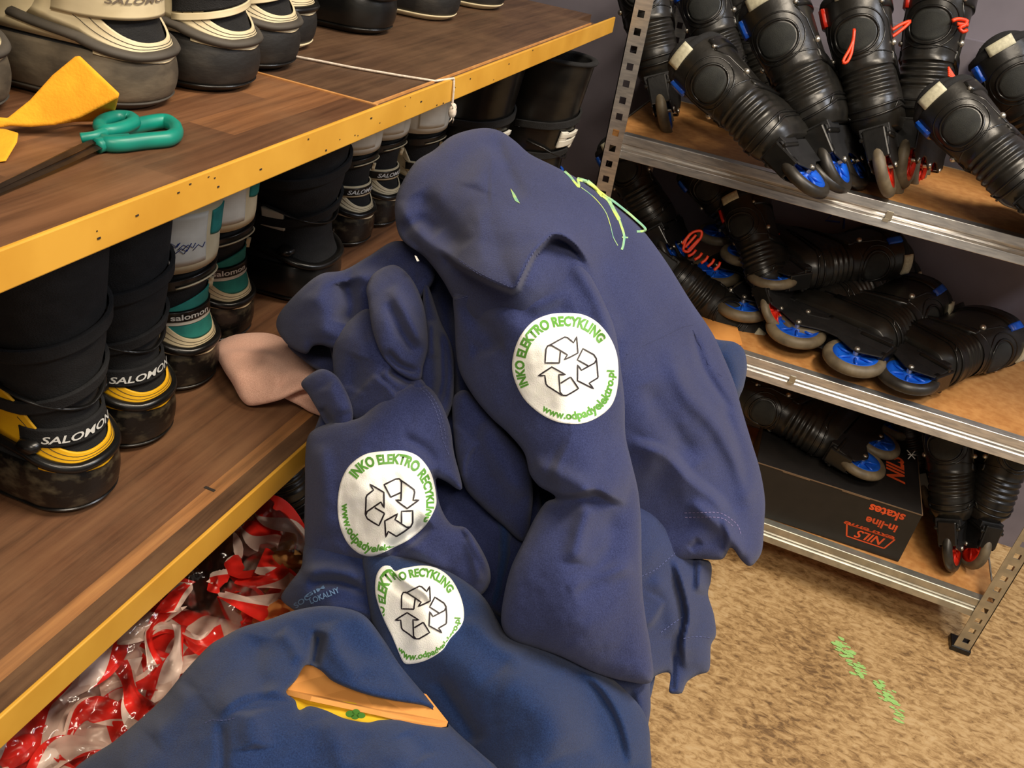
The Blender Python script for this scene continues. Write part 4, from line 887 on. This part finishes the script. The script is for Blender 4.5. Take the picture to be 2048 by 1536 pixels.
# small pale print on the t-shirt
def text_px(mb, rel_, body, p0, p1, size, lift, bold=0.02, shear=0):
    V, Fs, w = text_geo(body, 1, bold, shear); p0 = np.array(p0, float); p1 = np.array(p1, float); u = (p1-p0)/np.linalg.norm(p1-p0); nn = np.array([u[1], -u[0]])
    sx = np.linalg.norm(p1-p0)/w; Q = p0+V[:, :1]*sx*u+V[:, 1:]*size*nn; mb.add(rel_.pt(Q, lift), Fs)
mb = MB(); text_px(mb, P6, 'LOKALNY', (622, 1208), (680, 1184), 16, .001); text_px(mb, P6, 'SOC', (592, 1217), (622, 1196), 15, .001); text_px(mb, P6, 'GIM', (612, 1196), (650, 1176), 9, .001); mb.build('pale_print', 'palebluet', h6)
# round patches
A_ = [[(765, 690), (605, 690), (610, 610), (617, 540), (635, 505), (670, 490), (745, 445), (820, 404), (850, 410), (918, 468), (950, 402), (965, 580), (890, 620), (815, 655), (850, 600), (760, 545), (680, 500), (650, 498)], [(775, 550), (762, 690)],
      [(1078, 722), (960, 655), (1020, 532), (1140, 598), (1168, 640), (1180, 740), (1185, 840), (1180, 855), (1085, 910), (1130, 970), (1040, 925), (960, 885), (962, 800), (962, 710), (1005, 770), (1078, 730), (1150, 690), (1168, 655)],
      [(885, 845), (930, 910), (970, 970), (900, 1015), (840, 1050), (800, 1050), (770, 1015), (762, 920), (755, 820), (830, 820), (755, 778), (678, 735), (600, 785), (525, 835), (600, 830), (612, 925), (630, 950), (710, 1000), (790, 1050)], [(775, 915), (885, 845)]]
def dens(P, st):
    o_ = []
    for a, b in zip(P[:-1], P[1:]):
        a, b = np.array(a, float), np.array(b, float); k = max(1, int(np.linalg.norm(b-a)/st)); o_ += [a+(b-a)*t for t in np.arange(k)/k]
    return np.array(o_+[np.array(P[-1], float)])
def patch(rel_, parent, vis, c, rx, ry, rot, sw=3.0):
    """cloth badge: outline, ring lettering and three arrows follow the sleeve surface"""
    P = spline(vis, True, 4); c = np.array(c, float); Q0 = (P-P.mean(0)); cc = P.mean(0); rings = [cc+Q0*k for k in np.linspace(.04, 1, 26)]
    mb = MB(); n = len(P); vs = [rel_.pt(r, .0012) for r in rings]+[rel_.pt(P, -.0004)]; mb.grid(np.stack(vs, 0), closed_v=True)
    b = 0; mb.f.append(tuple(range(n))); pb = finish(mb.build('round_patch', 'patch', parent))
    cr, sr = math.cos(rot), math.sin(rot)
    def m(uv):
        uv = np.asarray(uv, float); E = np.c_[(uv[:, 0]*cr-uv[:, 1]*sr)*rx, (uv[:, 0]*sr+uv[:, 1]*cr)*ry]; W_ = P-c; aw = np.arctan2(W_[:, 1], W_[:, 0]); i_ = np.argsort(aw); rw = np.hypot(W_[:, 0], W_[:, 1])
        e = np.arctan2(E[:, 1], E[:, 0]); rb = np.interp(e, aw[i_], rw[i_], period=2*PI); re = 1/np.hypot(np.cos(e)/rx, np.sin(e)/ry); q = np.clip(np.hypot(uv[:, 0], uv[:, 1]), 0, 1)**2
        k = np.maximum(rb/re, .93); return c+E*(1+(k-1)*q)[:, None]
    def clip(Q, Fs):
        k = inside(Q, cc+Q0*.985); return [f for f in Fs if all(k[i] for i in f)]
    for body, t0, t1, rad, hgt, inw in (('INKO ELEKTRO RECYKLING', -113.5, 54, .775, .235, 1), ('www.odpadyelektro.pl', 211, 92, .915, .19, -1)):
        mb = MB(); V, Fs, w = text_geo(body, 1, .045 if inw > 0 else .038); th = np.radians(t0+V[:, 0]/w*(t1-t0)); r = rad+inw*V[:, 1]*hgt if inw > 0 else rad-V[:, 1]*hgt
        Q = m(np.c_[r*np.sin(th), -r*np.cos(th)]); mb.add(rel_.pt(Q, .0018), clip(Q, Fs)); mb.build('ring_lettering', 'patch_green', pb)
    mb = MB()
    for pl in A_:
        uv = [((980+x/5.487-1131)/107, (600+y/5.487-737)/111) for x, y in pl]; Q = m(dens(uv, .04)); k = inside(Q, P)
        T_ = np.gradient(Q, axis=0); T_ /= np.hypot(T_[:, 0], T_[:, 1])[:, None]+1e-9; N = np.c_[-T_[:, 1], T_[:, 0]]*sw/2
        v = np.r_[rel_.pt(Q+N, .0019), rel_.pt(Q-N, .0019)]; n = len(Q); mb.add(v, [(i, i+1, n+i+1, n+i) for i in range(n-1) if k[i] and k[i+1]])
    mb.build('arrow_symbol', 'patch_black', pb)
patch(S1, h1, [(1130, 626), (1165, 629), (1195, 645), (1220, 675), (1234, 710), (1237, 750), (1233, 785), (1222, 812), (1200, 832), (1172, 845), (1145, 848), (1112, 843), (1080, 827), (1050, 800), (1032, 768), (1024, 735), (1029, 700), (1042, 670), (1066, 643), (1098, 629)], (1131, 737), 107, 110, 0)
patch(P2, h2, [(775, 902), (810, 902), (838, 914), (860, 942), (870, 975), (873, 1005), (868, 1022), (850, 1052), (820, 1078), (790, 1094), (765, 1106), (742, 1113), (720, 1108), (698, 1090), (683, 1062), (676, 1030), (676, 995), (683, 960), (700, 930), (732, 908)], (778, 1010), 102, 106, math.radians(61), 3.2)
patch(P4, h4, [(765, 1133), (780, 1132), (790, 1142), (805, 1137), (845, 1131), (875, 1137), (900, 1155), (918, 1185), (927, 1215), (927, 1240), (918, 1258), (900, 1278), (885, 1300), (860, 1317), (835, 1326), (812, 1328), (804, 1320), (785, 1275), (768, 1240), (755, 1205), (750, 1180), (753, 1150)], (838, 1229), 94, 100, math.radians(2), 3.0)
# ------------------------------------------------------------ under and around the heap
cb = empty('cardboard_box', 'open orange-brown cardboard box under the heap, one flap showing through the gap', 'cardboard box')
def quad_card(name, pts, th, m, parent, smooth=False):
    P = np.array(pts, float); n = np.cross(P[1]-P[0], P[2]-P[0]); n /= np.linalg.norm(n); k = len(P)
    mb = MB().add(np.r_[P, P-n*th], [tuple(range(k)), tuple(range(2*k-1, k-1, -1))]+[(i, i+k, (i+1) % k+k, (i+1) % k) for i in range(k)]); return finish(mb.build(name, m, parent, smooth=smooth))
def pxd(*l): return [at(x, y, d) for x, y, d in l]
quad_card('flap', pxd((610, 1315, .79), (700, 1345, .79), (850, 1398, .772), (893, 1453, .752), (860, 1458, .750), (760, 1432, .745), (620, 1402, .748), (555, 1385, .765), (575, 1335, .785)), .004, 'card', cb)
quad_card('flap', pxd((500, 1240, .93), (560, 1205, .95), (600, 1215, .93), (640, 1240, .90), (560, 1300, .88)), .004, 'card', cb)
B = MB(); bx0, bx1, by0, by1 = -.32, -.06, .27, .62
for a in ((bx0, bx0+.004, by0, by1, 0.0, .67), (bx1-.004, bx1, by0, by1, 0.0, .67), (bx0+.004, bx1-.004, by0, by0+.004, 0.0, .67), (bx0+.004, bx1-.004, by1-.004, by1, 0.0, .67), (bx0, bx1, by0, by1, 0, .004)): B.box(*a)
B.build('box_body', 'card', cb, smooth=False)
yc = empty('yellow_leaflet', 'yellow leaflet with a green leaf print under the orange card flap', 'leaflet')
quad_card('sheet', pxd((575, 1392, .760), (700, 1404, .757), (800, 1424, .757), (790, 1460, .738), (720, 1470, .735), (590, 1440, .738)), .001, 'cardyel', yc)
lf = MB(); 
for cx, cy, rx, ry in ((700, 1428, 9, 7), (712, 1424, 8, 6), (722, 1431, 9, 6), (710, 1434, 8, 5)):
    t = np.linspace(0, 2*PI, 14, endpoint=False); d = .7355; lf.add(at(cx+rx*np.cos(t), cy+ry*np.sin(t), np.full(14, d)), [tuple(range(14))])
lf.build('leaf_print', 'leaf', yc)
tag(quad_card('cardboard_sheet', [on(p, 'xyz'.index('z') if 0 else 2, z) for p, z in (((1405, 632), .545), ((1474, 657), .545), ((1484, 690), .545), ((1425, 690), .545), ((1380, 660), .545))], .003, 'card', None), 'light cardboard corner lying on the middle rack shelf beside the heap', 'cardboard')
# pink woollen thing on the lower shelf
pk = empty('pink_glove', 'pale pink knitted glove lying on the lower wooden shelf, half under the hoodies', 'glove')
dz = lambda p, z=ZL+.03: (p[0], p[1], float(dep(p, 2, z)))
PK = rel('palm', 'pink', pk, [(430, 702), (440, 682), (478, 668), (545, 668), (600, 700), (645, 735), (650, 765), (600, 782), (560, 800), (512, 811), (494, 810), (480, 796), (465, 768), (446, 738)],
 [dz((440, 690)), dz((545, 670)), dz((500, 805), ZL+.012), dz((480, 740), ZL+.05), dz((560, 740), ZL+.05), dz((650, 760), ZL+.06)], [('s', [(432, 705), (480, 700), (530, 702), (580, 720)], .010, 6, 40), ('r', [(520, 720), (570, 760)], .005, 20)], seed=20, noise=.0015, nscale=40, thick=.012, R=.012)
rel('cuff', 'pink', pk, [(556, 786), (600, 772), (650, 775), (655, 830), (625, 826), (600, 812)], [dz((556, 790), ZL+.015), dz((650, 775), ZL+.03), dz((625, 825), ZL+.012), dz((600, 800), ZL+.025)], seed=21, noise=.001, nscale=30, thick=.006, R=.006)
# yellow felt strap
sp = empty('felt_strap', 'folded orange yellow felt strap between worn boots on the upper shelf', 'strap')
dU = lambda p, z: (p[0], p[1], float(dep(p, 2, z)))
rel('strap_loop', 'strap', sp, [(-30, 232), (15, 236), (60, 200), (105, 150), (150, 113), (160, 112), (200, 150), (239, 187), (236, 196), (200, 215), (160, 236), (110, 250), (60, 254), (20, 252), (-30, 262)],
 [dU((0, 245), ZU+.012), dU((155, 112), ZU+.062), dU((239, 188), ZU+.040), dU((120, 250), ZU+.012), dU((60, 250), ZU+.010)], smooth=False, noise=.0008, nscale=60, thick=.0025, R=.0012, seed=22)
rel('strap_underside', 'strap', sp, [(239, 188), (232, 215), (222, 246), (190, 243), (150, 244), (110, 250), (160, 230), (205, 205)], [dU((235, 190), ZU+.034), dU((222, 246), ZU+.003), dU((150, 242), ZU+.004), dU((110, 250), ZU+.006)], smooth=False, noise=.0005, thick=.002, R=.001, seed=23)
rel('strap_end', 'strap', sp, [(-20, 256), (10, 258), (37, 266), (34, 285), (12, 322), (0, 324), (-20, 318)], [dU((0, 260), ZU+.012), dU((35, 266), ZU+.012), dU((10, 322), ZU+.002), dU((-20, 318), ZU+.002)], smooth=False, noise=.0004, thick=.002, R=.001, seed=24)
# scissors
sc = empty('scissors', 'dark steel scissors with teal plastic handles lying on the upper wooden shelf', 'scissors')
def zline(pts, step=6, closed=False):
    P = spline([p[:2] for p in pts], closed, step); n = len(P); zz = np.interp(np.linspace(0, 1, n), np.linspace(0, 1, len(pts)), [p[2] for p in pts]); return np.array([on(q, 2, ZU+z) for q, z in zip(P, zz)])
mb = MB(); mb.tube(zline([(205, 272, .007), (250, 258, .007), (300, 246, .007), (332, 243, .007), (350, 254, .007), (352, 268, .007), (338, 277, .007), (290, 282, .007), (240, 288, .007), (212, 286, .007)], 5, True), .0058, 10, True, flat=1.15)
mb.tube(zline([(194, 292, .006), (215, 286, .007), (260, 282, .007)], 4), [.006]*len(zline([(194, 292, .006), (215, 286, .007), (260, 282, .007)], 4)), 10)
mb.build('handle', 'tealhandle', sc)
mb = MB(); mb.tube(zline([(203, 244, .012), (232, 234, .012), (262, 236, .012), (268, 245, .012), (245, 256, .012), (212, 262, .012), (200, 254, .012)], 4, True), .0055, 10, True)
mb.tube(zline([(162, 276, .010), (190, 272, .011), (225, 258, .012), (250, 250, .012)], 4), .0042, 8); mb.build('handle', 'tealhandle', sc)
def blade(p0, p1, w, z):
    a, b = on(p0, 2, ZU+z), on(p1, 2, ZU+z*.4); d = b-a; d /= np.linalg.norm(d); s_ = np.cross(d, (0, 0, 1.)); mb = MB(); P = []
    for t, k in ((0, .9), (.3, 1), (.8, .7), (1.0, .1)): c = a+(b-a)*t; P.append([c-s_*w*k, c+np.array([0, 0, .0012]), c+s_*w*k*.6, c-np.array([0, 0, .0012])])
    mb.grid(P, closed_v=True); return finish(mb.build('blade', 'blade', sc, smooth=False))
blade((200, 290), (-80, 415), .006, .006); blade((190, 278), (-60, 400), .005, .009)
# string tied round the board
st = empty('string', 'white string tied round the upper wooden shelf, knotted under its yellow edge', 'string')
P = [on(p, 2, ZU+.0012) for p in ((585, 112), (640, 122), (700, 134), (800, 151), (870, 162))]+[np.array([XE+.0052, 1.003, ZU+.0022])]
P += [np.array([XE+.0062, 1.004, ZU-.012]), np.array([XE+.0062, 1.005, ZU-.030])]
Pf = [] 
for a, b in zip(P[:-1], P[1:]): Pf += [a+(b-a)*t for t in np.arange(6)/6]
Pf.append(P[-1]); MB().tube(np.array(Pf), .0014, 6).build('cord', 'string', st)
mb = MB(); k0 = P[-1]; mb.ball(k0+np.array([.001, 0, -.008]), .0052, (1, 1, 1.5)); mb.ball(k0+np.array([.001, .002, -.001]), .0035)
for d in ((0, .012, -.004), (.002, -.007, .004), (.001, .004, -.022), (0, -.004, -.020)): mb.tube(np.array([k0+np.array([.001, 0, -.006]), k0+np.array(d)*.6+np.array([.002, 0, -.004]), k0+np.array(d)]), .0009, 5)
mb.build('knot', 'string', st)
# red and white tape in a clear bag
bt_d = [(0, 1480, .80), (0, 1600, .76), (600, 950, 1.14), (500, 1250, .94), (200, 1500, .83), (620, 1180, 1.01), (350, 1200, .95)]
TP = Relief([(-80, 1400), (100, 1230), (300, 1080), (470, 940), (520, 985), (570, 1040), (608, 1085), (640, 1130), (650, 1230), (560, 1330), (400, 1480), (300, 1620), (-80, 1620)], bt_d, seed=30, noise=.014, nscale=95, thick=.08, R=.03)
tp = empty('barrier_tape', 'tangle of red and white plastic barrier tape in a clear bag under the wooden shelf', 'barrier tape')
ob = TP.build('tape_pile', 'tape', tp); 
def uvset(o, fn):
    me = o.data; uv = me.uv_layers.new(name='uv'); 
    for lp in me.loops: uv.data[lp.index].uv = fn(lp.vertex_index)
uvp = [tuple(v.co) for v in ob.data.vertices]; uvset(ob, lambda i: (vnoise(np.array([uvp[i][0]*12]), np.array([uvp[i][1]*12]))[0]*1.3+uvp[i][2]*5, uvp[i][0]*4))
def ribbon(pts, w, lift, seed, per=.17, twist=.6):
    """one length of tape, 5 strips wide, that waves above the pile"""
    P = spline(pts, False, 7); n = len(P); T_ = np.gradient(P, axis=0); T_ /= np.hypot(T_[:, 0], T_[:, 1])[:, None]+1e-9; N = np.c_[-T_[:, 1], T_[:, 0]]; t = np.linspace(0, 1, n)
    wv = w*(.75+.35*np.sin(t*7+seed)); rows = []; L = np.r_[0, np.cumsum(np.linalg.norm(np.diff(at(P[:, 0], P[:, 1], TP.D(P, np.full(n, 99.))), axis=0), axis=1))]
    for k in np.linspace(-.5, .5, 6):
        Q = P+N*(wv*k)[:, None]; d = TP.D(Q, np.full(n, 99.))-lift-.008*np.sin(t*9+seed)-.010*k*np.sin(t*5+seed*2)*twist*2-.003*math.cos(k*9); rows.append(at(Q[:, 0], Q[:, 1], d))
    mb = MB().grid(np.stack(rows, 1)); o = mb.build('tape_length', 'tape', tp); me = o.data; uv = me.uv_layers.new(name='uv')
    for lp in me.loops: i, j = divmod(lp.vertex_index, 6); uv.data[lp.index].uv = (L[i]/per+seed*.37, (j/5-.5)*.5)
    return o
RB = [([(300, 1200), (400, 1195), (480, 1205), (560, 1212)], 34), ([(350, 1110), (400, 1130), (470, 1120), (510, 1110)], 50), ([(470, 1010), (510, 1060), (560, 1080)], 44), ([(120, 1400), (180, 1350), (240, 1270), (270, 1200)], 42), ([(0, 1530), (60, 1470), (130, 1390), (200, 1330)], 46), ([(230, 1260), (330, 1250), (400, 1290), (450, 1280)], 40),
      ([(250, 1320), (265, 1400), (290, 1450)], 44), ([(360, 1250), (350, 1320), (300, 1400)], 30), ([(130, 1480), (170, 1420), (260, 1440), (300, 1480)], 34), ([(60, 1560), (120, 1500), (220, 1500), (240, 1560)], 36), ([(420, 1150), (500, 1165), (590, 1150)], 40), ([(330, 1160), (420, 1180), (560, 1240)], 22), ([(440, 1220), (500, 1230), (520, 1280)], 40),
      ([(280, 1290), (350, 1330), (430, 1300)], 24), ([(390, 1170), (300, 1260), (310, 1330)], 26), ([(520, 1120), (580, 1150), (600, 1200)], 34), ([(200, 1380), (300, 1360), (370, 1330)], 36), ([(90, 1450), (110, 1530), (170, 1560)], 28), ([(430, 1050), (450, 1110), (430, 1170)], 46), ([(520, 1010), (600, 1060), (605, 1120)], 40)]
for i, (p, w) in enumerate(RB): ribbon(p, w*1.5, .008+.006*(i % 4), i*1.3+.4)
sk = tubep('wooden_stick', at(np.array([480, 540, 590, 612]), np.array([1122, 1122, 1118, 1128]), np.array([1.02, 1.01, 1.0, .995])), [.010, .011, .012, .006], 'wood_stick', None, 10); tag(sk, 'short rough wooden stick poking out of the red and white tape', 'wooden stick')
BG = Relief([(-80, 1400), (100, 1220), (300, 1060), (470, 930), (530, 980), (600, 1060), (640, 1120), (650, 1250), (560, 1340), (400, 1490), (300, 1620), (-80, 1620)], [(x, y, d-.055) for x, y, d in bt_d], seed=33, noise=.007, nscale=45, thick=.004, R=.03)
tag(BG.build('plastic_bag', 'film', None), 'clear plastic bag round the red and white barrier tape', 'plastic bag')
# ------------------------------------------------------------ black shoe box on the bottom shelf
q = [on(p, 2, Bo+h) for p, h in ()]
bxx = empty('shoe_box', 'black shoe box with orange in-line skates print on the bottom rack shelf', 'shoe box')
pA = on((1797, 1124), 1, YF+.03); zb = Bo+.001
pR = on((1797, 1124), 2, zb); pT = None
# front face stands upright: bottom right corner at pR, runs towards -X
dirx = on((1530, 1035), 2, zb)-pR; dirx[2] = 0; dirx /= np.linalg.norm(dirx); diry = np.array([-dirx[1], dirx[0], 0.]); diry *= np.sign(diry[1])
tR = rayw((1838, 1028)); nrm = diry; tt = ((pR-C)@nrm)/(tR@nrm); hgt = float((C+tR*tt)[2]-zb); print('BOX', pR, dirx, hgt)
LBX, DBX = .36, .26
mtx = Matrix([[-dirx[0], diry[0], 0, pR[0]], [-dirx[1], diry[1], 0, pR[1]], [0, 0, 1, zb], [0, 0, 0, 1]])
MB().box(-LBX, 0, 0, DBX, 0, hgt, mtx).build('box_body', 'boxblack', bxx, smooth=False, mods=[BEV(.0015)])
mb = MB(); mb.box(-LBX, .0005, -.0012, .0006, hgt-.0016, hgt+.0004, mtx); mb.box(-.0012, .0008, 0, DBX, hgt-.001, hgt+.0006, mtx)
for x in (-.30, -.17): mb.box(x, x+.06, -.0016, 0, hgt-.0035, hgt-.001, mtx)
mb.build('worn_edge', 'boxedge', bxx, smooth=False)
def text_face(mb, body, f, size, bold=.02, shear=0, sx=1):
    V, Fs, w = text_geo(body, size, bold, shear); V = V.copy(); V[:, 0] *= sx; P = np.array([f(u, v) for u, v in V]); mb.add(P, Fs)
def bxp(x, y, z): return np.array(mtx @ Vector((x, y, z)))
mb = MB()      # the print stands upside down
for body, x0, z0, s in (('in-line', -.034, .086*hgt/.13, .038), ('skates', -.030, .118*hgt/.13, .042)): text_face(mb, body, lambda u, v: bxp(x0-u, -.0006, z0-v), s*.72, .03)
text_face(mb, 'extreme', lambda u, v: bxp(-.03-u, -.0006, .058*hgt/.13-v), .016, .02, .3, 2.0)
mb.build('lettering', 'boxtxt', bxx)
mb = MB(); V = [(-.040, .022), (-.122, .022), (-.132, .052), (-.028, .052)]; V = [(x, z*hgt/.13) for x, z in V]
for k in range(4):
    a, b = np.array(V[k]), np.array(V[(k+1) % 4]); d = (b-a)/np.linalg.norm(b-a); nn = np.array([-d[1], d[0]])*.0016; mb.add([bxp(*(p[0], -.0006, p[1])) for p in (a-nn, b-nn, b+nn, a+nn)], [(0, 1, 2, 3)])
text_face(mb, 'NILS', lambda u, v: bxp(-.046-u, -.0006, .046*hgt/.13-v), .030, .02, .3)
mb.build('emblem', 'boxtxt', bxx)
mb = MB()      # the lid print
text_face(mb, 'NILS', lambda u, v: bxp(-.035-v, .10+u, hgt+.0006), .055, .03, .3)
mb.build('lid_print', 'boxtxt', bxx)
# ------------------------------------------------------------ green chalk marks on the floor
mb = MB()
for x0, y0, x1, y1, n in ((1672, 1282, 1722, 1345, 60), (1755, 1365, 1790, 1410, 44), (1792, 1415, 1808, 1450, 10)):
    for i in range(n):
        t = random.random(); x = x0+(x1-x0)*t+random.gauss(0, 7); y = y0+(y1-y0)*t+random.gauss(0, 5); c = on((x, y), 2, .0008+.00002*i+.0003*(x0 > 1700)); a = random.uniform(.0015, .004); k = 7
        mb.add([c+np.array([a*random.uniform(.7, 1.6)*math.cos(q_*2*PI/k)*2, a*math.sin(q_*2*PI/k), 0]) for q_ in range(k)], [tuple(range(k))])
MT['chalk'] = mat('green_chalk', (150, 205, 110), (170, 215, 130), 300, .9)
tag(mb.build('chalk_mark', 'chalk', None), 'faint green chalk marks on the concrete floor right of the heap', 'chalk mark', kind='stuff')
